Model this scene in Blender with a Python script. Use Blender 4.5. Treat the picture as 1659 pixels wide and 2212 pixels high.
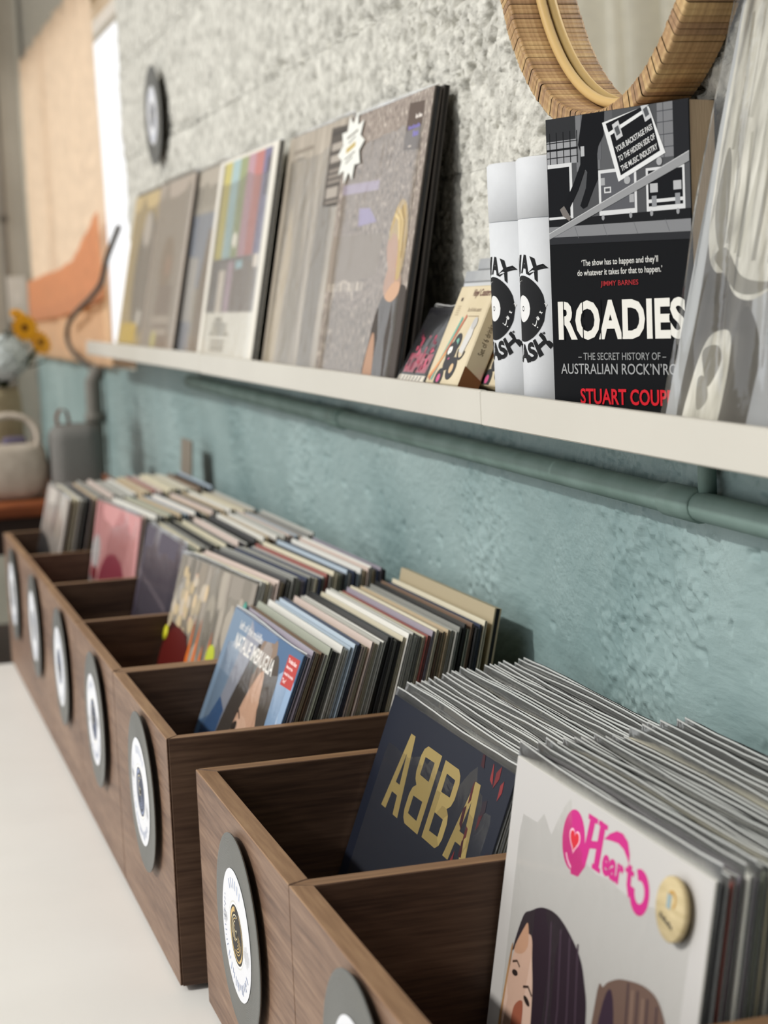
import bpy, bmesh, math, random
import numpy as np
from mathutils import Vector, Matrix

scene = bpy.context.scene
for o in list(bpy.data.objects):
    bpy.data.objects.remove(o, do_unlink=True)
R = math.radians

# ------------------------------------------------------------------ camera
IMG_W, IMG_H = 1659, 2212
F_PX, CAM = 4019.85, Vector((-.6533, 0.0, .6259))
YAW, PITCH, ROLL = .2798, .1151, -.0453
fwd = Vector((math.sin(YAW)*math.cos(PITCH), math.cos(YAW)*math.cos(PITCH), -math.sin(PITCH)))
rgt = Vector((math.cos(YAW), -math.sin(YAW), 0))
upv = rgt.cross(fwd)
rr = rgt*math.cos(ROLL) + upv*math.sin(ROLL)
uu = -rgt*math.sin(ROLL) + upv*math.cos(ROLL)
cam_data = bpy.data.cameras.new('camera')
cam = bpy.data.objects.new('camera', cam_data)
scene.collection.objects.link(cam)
cam.matrix_world = Matrix(((rr.x, uu.x, -fwd.x, CAM.x), (rr.y, uu.y, -fwd.y, CAM.y),
                           (rr.z, uu.z, -fwd.z, CAM.z), (0, 0, 0, 1)))
cam_data.sensor_fit = 'VERTICAL'
cam_data.sensor_height = 24.0
cam_data.lens = F_PX/IMG_H*24.0
cam_data.clip_start = .02
cam_data.dof.use_dof = True
cam_data.dof.focus_distance = 1.50
cam_data.dof.aperture_fstop = 4.6
scene.camera = cam

# ------------------------------------------------------------------ light
world = bpy.data.worlds.new('world')
scene.world = world
world.use_nodes = True
bg = world.node_tree.nodes['Background']
bg.inputs[0].default_value = (.97, .985, 1.0, 1)
bg.inputs[1].default_value = 1.32
sun_d = bpy.data.lights.new('sun', 'SUN')
sun_d.energy = 2.15
sun_d.angle = R(2.5)
sun_d.color = (1.0, .975, .94)
sun = bpy.data.objects.new('sun', sun_d)
scene.collection.objects.link(sun)
sun.rotation_euler = Vector((.80, .04, -.61)).to_track_quat('-Z', 'Y').to_euler()

vs = scene.view_settings
vs.view_transform = 'Standard'
vs.look = 'None'
vs.gamma = 1.0
vs.use_curve_mapping = False
vs.exposure = 0.0
scene.cycles.transparent_max_bounces = 40
scene.cycles.max_bounces = 10

# ------------------------------------------------------------------ helpers
def lin(h):
    h = h.lstrip('#')
    out = []
    for i in (0, 2, 4):
        c = int(h[i:i+2], 16)/255
        out.append(c/12.92 if c <= .04045 else ((c+.055)/1.055)**2.4)
    return (out[0], out[1], out[2], 1)

MATS = {}
def mat(hexc, rough=.6, spec=.3, name=None):
    key = (hexc, rough, spec)
    if key in MATS: return MATS[key]
    m = bpy.data.materials.new(name or 'flat_'+hexc.strip('#'))
    m.use_nodes = True
    b = m.node_tree.nodes['Principled BSDF']
    b.inputs['Base Color'].default_value = lin(hexc)
    b.inputs['Roughness'].default_value = rough
    b.inputs['Specular IOR Level'].default_value = spec
    MATS[key] = m
    return m

def nodes(m):
    m.use_nodes = True
    nt = m.node_tree
    return nt, nt.nodes['Principled BSDF'], (lambda t: nt.nodes.new(t)), nt.links.new

def noise_mat(name, c1, c2, scale, rough=.7, bump=0, bscale=None, detail=6, stretch=(1, 1, 1), coat=0, lo=.35, hi=.65, spec=.3, dist=.002):
    m = bpy.data.materials.new(name)
    nt, b, N, L = nodes(m)
    tc = N('ShaderNodeTexCoord'); mp = N('ShaderNodeMapping'); mp.inputs['Scale'].default_value = stretch
    L(tc.outputs['Object'], mp.inputs[0])
    n = N('ShaderNodeTexNoise'); n.inputs['Scale'].default_value = scale; n.inputs['Detail'].default_value = detail
    L(mp.outputs[0], n.inputs['Vector'])
    r = N('ShaderNodeValToRGB')
    r.color_ramp.elements[0].position = lo; r.color_ramp.elements[0].color = lin(c1)
    r.color_ramp.elements[1].position = hi; r.color_ramp.elements[1].color = lin(c2)
    L(n.outputs[0], r.inputs[0]); L(r.outputs[0], b.inputs['Base Color'])
    b.inputs['Roughness'].default_value = rough
    b.inputs['Specular IOR Level'].default_value = spec
    b.inputs['Coat Weight'].default_value = coat
    b.inputs['Coat Roughness'].default_value = .15
    if bump:
        n2 = N('ShaderNodeTexNoise'); n2.inputs['Scale'].default_value = bscale or scale*3; n2.inputs['Detail'].default_value = 8
        L(mp.outputs[0], n2.inputs['Vector'])
        bp = N('ShaderNodeBump'); bp.inputs['Strength'].default_value = bump; bp.inputs['Distance'].default_value = dist
        L(n2.outputs[0], bp.inputs['Height']); L(bp.outputs[0], b.inputs['Normal'])
    return m

def wood_mat(name, axis, c_dark, c_mid, c_light):
    m = bpy.data.materials.new(name)
    nt, b, N, L = nodes(m)
    tc = N('ShaderNodeTexCoord'); mp = N('ShaderNodeMapping')
    s = [9, 9, 9]; s['xyz'.index(axis)] = .55
    mp.inputs['Scale'].default_value = s
    L(tc.outputs['Object'], mp.inputs[0])
    n1 = N('ShaderNodeTexNoise'); n1.inputs['Scale'].default_value = 2.4; n1.inputs['Detail'].default_value = 4; n1.inputs['Distortion'].default_value = 1.2
    n2 = N('ShaderNodeTexNoise'); n2.inputs['Scale'].default_value = 34; n2.inputs['Detail'].default_value = 5
    L(mp.outputs[0], n1.inputs['Vector']); L(mp.outputs[0], n2.inputs['Vector'])
    mx = N('ShaderNodeMath'); mx.operation = 'MULTIPLY_ADD'; mx.inputs[1].default_value = .55
    sc_ = N('ShaderNodeMath'); sc_.operation = 'MULTIPLY'; sc_.inputs[1].default_value = .45
    L(n2.outputs[0], sc_.inputs[0]); L(n1.outputs[0], mx.inputs[0]); L(sc_.outputs[0], mx.inputs[2])
    r = N('ShaderNodeValToRGB')
    r.color_ramp.elements[0].position = .36; r.color_ramp.elements[0].color = lin(c_dark)
    r.color_ramp.elements[1].position = .66; r.color_ramp.elements[1].color = lin(c_light)
    e = r.color_ramp.elements.new(.5); e.color = lin(c_mid)
    L(mx.outputs[0], r.inputs[0]); L(r.outputs[0], b.inputs['Base Color'])
    b.inputs['Roughness'].default_value = .5
    b.inputs['Specular IOR Level'].default_value = .3
    bp = N('ShaderNodeBump'); bp.inputs['Strength'].default_value = .25; bp.inputs['Distance'].default_value = .0006
    L(n2.outputs[0], bp.inputs['Height']); L(bp.outputs[0], b.inputs['Normal'])
    return m

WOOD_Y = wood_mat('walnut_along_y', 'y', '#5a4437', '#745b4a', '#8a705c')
WOOD_X_SHADE = wood_mat('walnut_shade_x', 'x', '#3c2a20', '#533d2f', '#68503f')  # same walnut coloured darker, for shade on boards turned from the light
LIT_EDGE_Y = wood_mat('walnut_lit_edge_y', 'y', '#77593f', '#8c6c4f', '#a28260')  # top edges coloured lighter, as lit from above
LIT_EDGE_X = wood_mat('walnut_lit_edge_x', 'x', '#77593f', '#8c6c4f', '#a28260')  # cross-board tops, light from above likewise put into the colour
M_GAP = mat('#15100c', .8)
M_BLACK = mat('#101010', .5)

col = scene.collection
def link(o, parent=None):
    col.objects.link(o)
    if parent is not None: o.parent = parent
    return o

def mesh_obj(name, verts, faces, mats, parent=None, midx=None, smooth=False):
    me = bpy.data.meshes.new(name)
    me.from_pydata([tuple(v) for v in verts], [], [tuple(f) for f in faces])
    for m in (mats if isinstance(mats, (list, tuple)) else [mats]): me.materials.append(m)
    if midx is not None:
        me.polygons.foreach_set('material_index', list(midx))
    if smooth:
        me.polygons.foreach_set('use_smooth', [True]*len(me.polygons))
    me.update()
    return link(bpy.data.objects.new(name, me), parent)

def tag(o, label, cat, group=None, kind=None):
    if label: o['label'] = label
    if cat: o['category'] = cat
    if group: o['group'] = group
    if kind: o['kind'] = kind
    return o

def empty(name, loc=(0, 0, 0), rot=(0, 0, 0)):
    e = bpy.data.objects.new(name, None)
    e.empty_display_size = .02
    e.location = loc; e.rotation_euler = rot
    return link(e)

def box(name, p0, p1, m, parent=None, bevel=0.0, seg=1):
    bm = bmesh.new()
    bmesh.ops.create_cube(bm, size=1)
    c = [(a+b)/2 for a, b in zip(p0, p1)]; s = [abs(b-a) for a, b in zip(p0, p1)]
    for v in bm.verts:
        v.co = Vector((c[0]+v.co.x*s[0], c[1]+v.co.y*s[1], c[2]+v.co.z*s[2]))
    if bevel:
        bmesh.ops.bevel(bm, geom=bm.edges[:], offset=bevel, segments=seg, affect='EDGES', profile=.5)
    me = bpy.data.meshes.new(name); bm.to_mesh(me); bm.free()
    ms = m if isinstance(m, (list, tuple)) else [m]
    for k in ms: me.materials.append(k)
    if len(ms) > 1:   # second material on upward faces
        for p in me.polygons:
            if p.normal.z > .9: p.material_index = 1
    if seg > 1:
        me.polygons.foreach_set('use_smooth', [True]*len(me.polygons))
    return link(bpy.data.objects.new(name, me), parent)

def prism(name, poly, z0, z1, m, parent=None, axis='z', top_mat=None):
    """poly: list of 2D points; extruded along axis."""
    n = len(poly)
    def P(a, b, c):
        return (a, b, c) if axis == 'z' else ((c, a, b) if axis == 'x' else (a, c, b))
    v = [P(x, y, z0) for x, y in poly]+[P(x, y, z1) for x, y in poly]
    f = [tuple(range(n))[::-1], tuple(range(n, 2*n))]+[(i, (i+1) % n, n+(i+1) % n, n+i) for i in range(n)]
    ms = [m]; mi = None
    if top_mat: ms = [m, top_mat]; mi = [0, 1]+[0]*n
    o = mesh_obj(name, v, f, ms, parent, mi)
    bm = bmesh.new(); bm.from_mesh(o.data); bmesh.ops.recalc_face_normals(bm, faces=bm.faces[:]); bm.to_mesh(o.data); bm.free()
    return o

def tube_mesh(pts, rad, seg=10, closed=False):
    pts = [Vector(p) for p in pts]; n = len(pts); V = []; Fc = []
    prev = None
    for i, p in enumerate(pts):
        a = pts[(i-1) % n] if (closed or i > 0) else pts[i]
        b = pts[(i+1) % n] if (closed or i < n-1) else pts[i]
        t = (b-a).normalized()
        if prev is None:
            ref = Vector((0, 0, 1)) if abs(t.z) < .9 else Vector((1, 0, 0))
            s = t.cross(ref).normalized()
        else:
            s = (prev-t*prev.dot(t)).normalized()
        prev = s; q = t.cross(s)
        r_ = rad[i] if isinstance(rad, (list, tuple)) else rad
        for k in range(seg):
            an = 2*math.pi*k/seg
            V.append(p+s*math.cos(an)*r_+q*math.sin(an)*r_)
    m = n if closed else n-1
    for i in range(m):
        for k in range(seg):
            a = i*seg+k; b = i*seg+(k+1) % seg; j = ((i+1) % n)*seg
            Fc.append((a, b, j+(k+1) % seg, j+k))
    if not closed:
        Fc.append(tuple(range(seg))[::-1]); Fc.append(tuple((n-1)*seg+k for k in range(seg)))
    return V, Fc

def tube(name, pts, rad, m, parent=None, seg=10, closed=False):
    V, Fc = tube_mesh(pts, rad, seg, closed)
    return mesh_obj(name, V, Fc, m, parent, smooth=True)

def lathe(name, prof, seg, m, parent=None, midx=None, smooth=True):
    """prof: (radius, z) list, spun about local z."""
    V = []; Fc = []; mi = []
    n = len(prof)
    for r_, z in prof:
        for k in range(seg):
            a = 2*math.pi*k/seg
            V.append((r_*math.cos(a), r_*math.sin(a), z))
    for i in range(n-1):
        for k in range(seg):
            Fc.append((i*seg+k, i*seg+(k+1) % seg, (i+1)*seg+(k+1) % seg, (i+1)*seg+k))
            mi.append(midx[i] if midx else 0)
    return mesh_obj(name, V, Fc, m, parent, mi, smooth)

# ---- lettering and flat print ---------------------------------------------
TXT = {}
def text_geo(s, bold=0.0, shear=0.0):
    key = (s, bold, shear)
    if key not in TXT:
        cu = bpy.data.curves.new('lettering', 'FONT')
        cu.body = s; cu.size = 1; cu.offset = bold; cu.shear = shear; cu.resolution_u = 3
        ob = bpy.data.objects.new('lettering', cu)
        col.objects.link(ob)
        bpy.context.view_layer.update()
        dg = bpy.context.evaluated_depsgraph_get()
        me = bpy.data.meshes.new_from_object(ob.evaluated_get(dg))
        v = np.array([w.co[:2] for w in me.vertices]) if len(me.vertices) else np.zeros((0, 2))
        f = [tuple(p.vertices) for p in me.polygons]
        bpy.data.objects.remove(ob, do_unlink=True); bpy.data.meshes.remove(me); bpy.data.curves.remove(cu)
        if len(v):
            mn = v.min(0); mx = v.max(0); v = (v-mn)/np.maximum(mx-mn, 1e-6)
        TXT[key] = (v, f)
    return TXT[key]

class Print:
    """Flat printed artwork on a cover: local X right, Z up, facing -Y."""
    def __init__(self, off=.0003, rough=.45, spec=.18):
        self.spec = spec
        self.v = []; self.f = []; self.mi = []; self.m = []; self.off = off; self.rough = rough; self.map = None; self.n = 0
    def _mat(self, c):
        m = mat(c, self.rough, self.spec) if isinstance(c, str) else c
        if m not in self.m: self.m.append(m)
        return self.m.index(m)
    def raw(self, pts, faces, c):
        k = self._mat(c); b = len(self.v); y = -self.off-self.n*.000008; self.n += 1
        for p in pts:
            if self.map: self.v.append(self.map(p[0], p[1], y))
            else: self.v.append((p[0], y, p[1]))
        for f in faces:
            self.f.append(tuple(b+i for i in f)); self.mi.append(k)
        return self
    def poly(self, pts, c):
        return self.raw(pts, [tuple(range(len(pts)))], c)
    def blob(self, pts, c, n=5):
        out = []; m = len(pts)
        for i in range(m):
            p0, p1, p2, p3 = pts[i-1], pts[i], pts[(i+1) % m], pts[(i+2) % m]
            for k in range(n):
                t = k/n
                out.append(tuple(.5*(2*p1[j]+(p2[j]-p0[j])*t+(2*p0[j]-5*p1[j]+4*p2[j]-p3[j])*t*t+(3*p1[j]-p0[j]-3*p2[j]+p3[j])*t**3) for j in (0, 1)))
        return self.poly(out, c)
    def rect(self, x0, z0, x1, z1, c):
        return self.poly([(x0, z0), (x1, z0), (x1, z1), (x0, z1)], c)
    def quad(self, a, b, c_, d, c): return self.poly([a, b, c_, d], c)
    def ell(self, x, z, rx, rz, c, n=28, rot=0, a0=0, a1=360):
        pts = []
        full = abs(a1-a0) >= 360
        m = n if full else n+1
        for i in range(m):
            a = R(a0+(a1-a0)*i/n); px, pz = rx*math.cos(a), rz*math.sin(a)
            cr, sr = math.cos(R(rot)), math.sin(R(rot))
            pts.append((x+px*cr-pz*sr, z+px*sr+pz*cr))
        return self.poly(pts, c)
    def ring(self, x, z, ro, ri, c, a0=0, a1=360, n=36, ez=1.0, w1=None):
        pts = []; fs = []
        for i in range(n+1):
            t = i/n; a = R(a0+(a1-a0)*t)
            ri_ = ri if w1 is None else ro-(ro-ri)*(1-t)-(w1)*t
            pts += [(x+ro*math.cos(a), z+ro*ez*math.sin(a)), (x+ri_*math.cos(a), z+ri_*ez*math.sin(a))]
        for i in range(n): fs.append((2*i, 2*i+2, 2*i+3, 2*i+1))
        return self.raw(pts, fs, c)
    def line(self, pts, w, c):
        P2 = []; fs = []
        for i, p in enumerate(pts):
            a = pts[max(0, i-1)]; b = pts[min(len(pts)-1, i+1)]
            dx, dz = b[0]-a[0], b[1]-a[1]; l = math.hypot(dx, dz) or 1
            nx, nz = -dz/l*w/2, dx/l*w/2
            P2 += [(p[0]+nx, p[1]+nz), (p[0]-nx, p[1]-nz)]
        for i in range(len(pts)-1): fs.append((2*i, 2*i+1, 2*i+3, 2*i+2))
        return self.raw(P2, fs, c)
    def text(self, s, x, z, w, h, c, bold=0.0, shear=0.0, rot=0.0, flip=False, pts4=None):
        v, f = text_geo(s, bold, shear)
        if not len(v): return self
        out = []
        cr, sr = math.cos(R(rot)), math.sin(R(rot))
        for a, b in v:
            if flip: a = 1-a
            if pts4:  # bilinear: bl, br, tr, tl
                bl, br, tr, tl = pts4
                px = (1-b)*((1-a)*bl[0]+a*br[0])+b*((1-a)*tl[0]+a*tr[0])
                pz = (1-b)*((1-a)*bl[1]+a*br[1])+b*((1-a)*tl[1]+a*tr[1])
                out.append((px, pz))
            else:
                px, pz = a*w, b*h
                out.append((x+px*cr-pz*sr, z+px*sr+pz*cr))
        return self.raw(out, [g[::-1] for g in f] if flip else f, c)
    def arctext(self, s, x, z, r0, r1, a_start, a_end, c, bold=0.02, inward=False):
        v, f = text_geo(s, bold)
        out = []
        for a, b in v:
            an = R(a_start+(a_end-a_start)*a); r_ = (r0+(r1-r0)*b) if not inward else (r1+(r0-r1)*b)
            out.append((x+r_*math.cos(an), z+r_*math.sin(an)))
        return self.raw(out, f, c)
    def blobs(self, rng, n, box_, sx, sz, cols, ring=None):
        for _ in range(n):
            x = rng.uniform(box_[0], box_[2]); z = rng.uniform(box_[1], box_[3])
            self.ell(x, z, rng.uniform(*sx), rng.uniform(*sz), rng.choice(cols), 8, rng.uniform(-20, 20))
        return self
    def clip(self, x0, z0, x1, z1):
        for i, p in enumerate(self.v): self.v[i] = (min(max(p[0], x0), x1), p[1], min(max(p[2], z0), z1))
        return self
    def build(self, name, parent):
        return mesh_obj(name, self.v, self.f, self.m, parent, self.mi)

def facing(loc, lean=0.0, yaw=0.0):
    """location/rotation of a cover: local X -> along the wall toward the camera, local Y -> into the wall."""
    return loc, (-lean, 0, -math.pi/2+yaw)

# value noise in numpy
def vnoise(x, y, seed=0):
    xi = np.floor(x).astype(np.int64); yi = np.floor(y).astype(np.int64)
    fx = x-xi; fy = y-yi; fx = fx*fx*(3-2*fx); fy = fy*fy*(3-2*fy)
    def h(a, b):
        n = (a*374761393+b*668265263+seed*1274126177) & 0xffffffff
        n = ((n ^ (n >> 13))*1274126177) & 0xffffffff
        return ((n ^ (n >> 16)) & 0xffff)/65535.0
    return (h(xi, yi)*(1-fx)*(1-fy)+h(xi+1, yi)*fx*(1-fy)+h(xi, yi+1)*(1-fx)*fy+h(xi+1, yi+1)*fx*fy)
def fbm(x, y, oct=4, seed=0, gain=.5):
    s = 0; a = 1; t = 0
    for k in range(oct):
        s = s+a*vnoise(x*2**k, y*2**k, seed+k*17); t += a; a *= gain
    return s/t

rng = random.Random(7)
nrg = np.random.default_rng(11)

# ================================================================== SETTING
XW = -.028            # face of the long wall
WIN0, WIN1, WZ0, WZ1 = 4.13, 6.12, .487, 1.40
M_CONC = noise_mat('rough_concrete', '#b4b2a9', '#d8d6cc', 60, rough=.95, bump=.8, bscale=330, detail=8, spec=.1, dist=.003)
M_MORTAR = noise_mat('mortar', '#a8a396', '#bfb9ab', 60, rough=.95, bump=.4, bscale=300, spec=.1)
M_ENDW = noise_mat('end_wall_paint', '#bdb5a6', '#c9c1b2', 6, rough=.9)

def teal_material():
    m = bpy.data.materials.new('teal_brushed_plaster')
    nt, b, N, L = nodes(m)
    tc = N('ShaderNodeTexCoord')
    n = N('ShaderNodeTexNoise'); n.inputs['Scale'].default_value = 3.5; n.inputs['Detail'].default_value = 6
    L(tc.outputs['Object'], n.inputs['Vector'])
    r = N('ShaderNodeValToRGB')
    r.color_ramp.elements[0].position = .35; r.color_ramp.elements[0].color = lin('#728887')
    r.color_ramp.elements[1].position = .68; r.color_ramp.elements[1].color = lin('#94a7a5')
    L(n.outputs[0], r.inputs[0]); L(r.outputs[0], b.inputs['Base Color'])
    b.inputs['Roughness'].default_value = .5; b.inputs['Specular IOR Level'].default_value = .35
    mp = N('ShaderNodeMapping'); mp.inputs['Rotation'].default_value = (R(28), 0, 0); mp.inputs['Scale'].default_value = (1, 9, 40)
    nd = N('ShaderNodeTexNoise'); nd.inputs['Scale'].default_value = 2.2; nd.inputs['Detail'].default_value = 2
    mxv = N('ShaderNodeMix'); mxv.data_type = 'VECTOR'; mxv.inputs['Factor'].default_value = .08
    L(tc.outputs['Object'], nd.inputs['Vector'])
    L(tc.outputs['Object'], mxv.inputs[4]); L(nd.outputs['Color'], mxv.inputs[5])
    L(mxv.outputs[1], mp.inputs[0])
    br = N('ShaderNodeTexNoise'); br.inputs['Scale'].default_value = 3.0; br.inputs['Detail'].default_value = 5
    L(mp.outputs[0], br.inputs['Vector'])
    fn = N('ShaderNodeTexNoise'); fn.inputs['Scale'].default_value = 160; fn.inputs['Detail'].default_value = 7
    L(tc.outputs['Object'], fn.inputs['Vector'])
    mk = N('ShaderNodeTexNoise'); mk.inputs['Scale'].default_value = 7; mk.inputs['Detail'].default_value = 3
    L(tc.outputs['Object'], mk.inputs['Vector'])
    mr = N('ShaderNodeMapRange'); mr.inputs[1].default_value = .45; mr.inputs[2].default_value = .62
    L(mk.outputs[0], mr.inputs[0])
    mm = N('ShaderNodeMath'); mm.operation = 'MULTIPLY'; L(mr.outputs[0], mm.inputs[0]); L(fn.outputs[0], mm.inputs[1])
    ad = N('ShaderNodeMath'); ad.operation = 'MULTIPLY_ADD'; ad.inputs[1].default_value = .8
    L(br.outputs[0], ad.inputs[0]); L(mm.outputs[0], ad.inputs[2])
    bp = N('ShaderNodeBump'); bp.inputs['Strength'].default_value = .5; bp.inputs['Distance'].default_value = .0035
    L(ad.outputs[0], bp.inputs['Height']); L(bp.outputs[0], b.inputs['Normal'])
    return m
M_TEAL = teal_material()

# ---- long wall: solid core with a window opening, concrete blocks, painted plaster below
def wall_core():
    V = []; Fc = []
    def bx(y0, y1, z0, z1, x0=XW+.016, x1=XW+.16):
        b = len(V)
        V.extend([(x, y, z) for x in (x0, x1) for y in (y0, y1) for z in (z0, z1)])
        Fc.extend([(b+i for i in q) for q in ((0, 1, 3, 2), (4, 6, 7, 5), (0, 4, 5, 1), (2, 3, 7, 6), (0, 2, 6, 4), (1, 5, 7, 3))])
    bx(-.6, WIN0, -.74, 2.9); bx(WIN0, WIN1, -.74, WZ0); bx(WIN0, WIN1, WZ1, 2.9); bx(WIN1, 6.5, -.74, 2.9)
    return mesh_obj('wall_right', V, [tuple(f) for f in Fc], M_MORTAR)
wall = wall_core()
tag(wall, 'long rough whitewashed block wall with teal painted plaster below the shelf', None, kind='structure')

PITS = []
for _ in range(4200):
    y = .95+3.2*nrg.random()**1.6; z = .53+.75*nrg.random()
    PITS.append((y, z, .0014+.0034*nrg.random()**3, .003+.005*nrg.random()))
for _ in range(150):   # a patch of deep pores up by the mirror
    PITS.append((nrg.normal(1.86, .10), nrg.normal(.915, .035), .0028+.0062*nrg.random()**2, .008+.008*nrg.random()))
for _ in range(230):
    PITS.append((nrg.uniform(1.9, 4.1), nrg.normal(.948, .008), .003+.006*nrg.random()**2, .006+.008*nrg.random()))
for _ in range(160):
    PITS.append((nrg.uniform(2.2, 4.1), nrg.normal(1.140, .009), .003+.007*nrg.random()**2, .006+.008*nrg.random()))
PITS = np.array(PITS)

JZ = [.55, .748, .946, 1.140, 1.335, 1.53]
def block(y0, y1, z0, z1, seed):
    near = (y0+y1)/2
    st = .0019 if near < 2.1 else (.004 if near < 2.9 else .008)
    ny = max(8, int((y1-y0)/st)); nz = max(6, int((z1-z0)/st))
    ys = np.linspace(y0, y1, ny+1); zs = np.linspace(z0, z1, nz+1)
    Y, Z = np.meshgrid(ys, zs, indexing='ij')
    g = fbm(Y*60, Z*60, 4, 3, .62)
    g2 = fbm(Y*130, Z*130, 3, 90, .6)
    lo = fbm(Y*9, Z*9, 3, 40)-.5
    fine = fbm(Y*170, Z*170, 2, 8)-.5
    d = (g-.5)*.0035+lo*.006+fine*.0042-.055*np.clip(.41-g, 0, 1)-.030*np.clip(.36-g2, 0, 1)
    for py, pz, pr, pd in PITS[(PITS[:, 0] > y0-.01) & (PITS[:, 0] < y1+.01) & (PITS[:, 1] > z0-.01) & (PITS[:, 1] < z1+.01)]:
        i0, i1 = np.searchsorted(ys, (py-pr*1.6, py+pr*1.6)); k0, k1 = np.searchsorted(zs, (pz-pr*1.6, pz+pr*1.6))
        if i1 <= i0 or k1 <= k0: continue
        rr2 = ((Y[i0:i1, k0:k1]-py)**2+(Z[i0:i1, k0:k1]-pz)**2)/(pr*pr)
        d[i0:i1, k0:k1] -= pd*np.exp(-rr2*1.4)
    e = np.minimum(np.minimum(Y-y0, y1-Y), np.minimum(Z-z0, z1-Z))
    jag = fbm(Y*26, Z*26, 3, 71)
    d -= .0030*np.clip(1-e/(.001+.012*jag), 0, 1)**2*np.clip((jag-.42)*6, .0, 1)
    off = (fbm(np.array([seed*1.37]), np.array([seed*.73]), 1, 9)[0]-.5)*.0008
    X = XW+.0012-d+off
    X = np.minimum(X, XW+.0150)
    V = np.stack([X, Y, Z], -1).reshape(-1, 3)
    idx = np.arange((ny+1)*(nz+1)).reshape(ny+1, nz+1)
    Fq = np.stack([idx[:-1, :-1], idx[:-1, 1:], idx[1:, 1:], idx[1:, :-1]], -1).reshape(-1, 4)
    # a short skirt gives the block its depth
    per = np.concatenate([idx[0, :], idx[1:, -1], idx[-1, -2::-1], idx[-2:0:-1, 0]])
    nb = len(V); sk = V[per].copy(); sk[:, 0] = XW+.03
    V = np.concatenate([V, sk]); n = len(per)
    Fs = [(int(per[(i+1) % n]), int(per[i]), nb+i, nb+(i+1) % n) for i in range(n)]
    o = mesh_obj('concrete_block', V.tolist(), Fq[:, ::-1].tolist()+Fs, M_CONC, wall, smooth=True)
    return o
for row in range(len(JZ)-1):
    y = .72+(.2 if row % 2 else 0.0); 
    while y < WIN0-.02:
        y1 = min(y+.398, WIN0-.002)
        if y1-y > .06: block(y+.00003, y1-.00003, JZ[row]+.00003, JZ[row+1]-.00003, row*40+int(y*10))
        y += .398

def plaster():
    # finer sampling close to the camera
    ys = [.62]
    while ys[-1] < 6.2: ys.append(ys[-1]+max(.0019, .0007*ys[-1]**2.4))
    ys = np.array(ys); zs = np.concatenate([np.linspace(-.74, .05, 20)[:-1], np.linspace(.05, .5478, 262)])
    Y, Z = np.meshgrid(ys, zs, indexing='ij')
    win = (Y > WIN0-.06)
    Z = np.where(win, np.minimum(Z, WZ0-.001), Z)
    ang = R(28)
    a = Y*math.cos(ang)-Z*math.sin(ang); b = Y*math.sin(ang)+Z*math.cos(ang)
    wob = fbm(Y*3, Z*3, 2, 5)
    strokes = fbm(a*9+wob*2.5, b*60+wob*6, 4, 12, .65)-.5
    lumps = fbm(Y*11, Z*11, 3, 31)-.5
    mask = np.clip((fbm(Y*5, Z*5, 2, 77)-.42)*6, 0, 1)
    crumbs = (np.clip(fbm(Y*120, Z*120, 3, 55, .6)-.46, 0, 1)*1.6+np.clip(fbm(Y*45, Z*45, 2, 57)-.55, 0, 1)*1.2)*mask
    holes = np.clip(.24-fbm(Y*70, Z*70, 2, 99), 0, 1)
    d = strokes*.0016*(1-.5*mask)+lumps*.005+crumbs*.0060-holes*.020
    X = XW-.003-d
    nyy, nzz = Y.shape
    V = np.stack([X, Y, Z], -1).reshape(-1, 3)
    idx = np.arange(nyy*nzz).reshape(nyy, nzz)
    Fq = np.stack([idx[:-1, :-1], idx[1:, :-1], idx[1:, 1:], idx[:-1, 1:]], -1).reshape(-1, 4)
    top = idx[:, -1]; nb = len(V)
    sk = V[top].copy(); sk[:, 0] = XW+.02
    V = np.concatenate([V, sk])
    Fs = [(int(top[i]), int(top[i+1]), nb+i+1, nb+i) for i in range(len(top)-1)]
    return mesh_obj('painted_plaster', V.tolist(), Fq.tolist()+Fs, M_TEAL, wall, smooth=True)
plaster()

endw = box('wall_end', (-.9, 6.2, -.74), (XW-.008, 6.32, 2.9), M_ENDW)
tag(endw, 'plain beige end wall beyond the curtained window', None, kind='structure')
floor = box('floor', (-4.2, -.6, -.78), (XW-.004, 10.2, -.742), noise_mat('floor_boards', '#6d6257', '#857a6d', 4, rough=.6))
tag(floor, 'dull brown shop floor under the tables', None, kind='structure')

ceil = box('ceiling', (-2.0, -.62, 2.9), (XW+.16, 6.5, 3.0), mat('#cfcac0', .9))  # unseen ceiling, stops short so sun enters while sky light dims
tag(ceil, 'unseen pale ceiling above the shelf wall, added to dim the sky light', None, kind='structure')
backw = box('wall_back', (-2.0, -.72, -.74), (XW+.16, -.6, 2.9), mat('#5f5b54', .9))  # unseen wall, kept dark to block light from the camera side
tag(backw, 'unseen dark wall behind the camera, added to block light', None, kind='structure')

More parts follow.
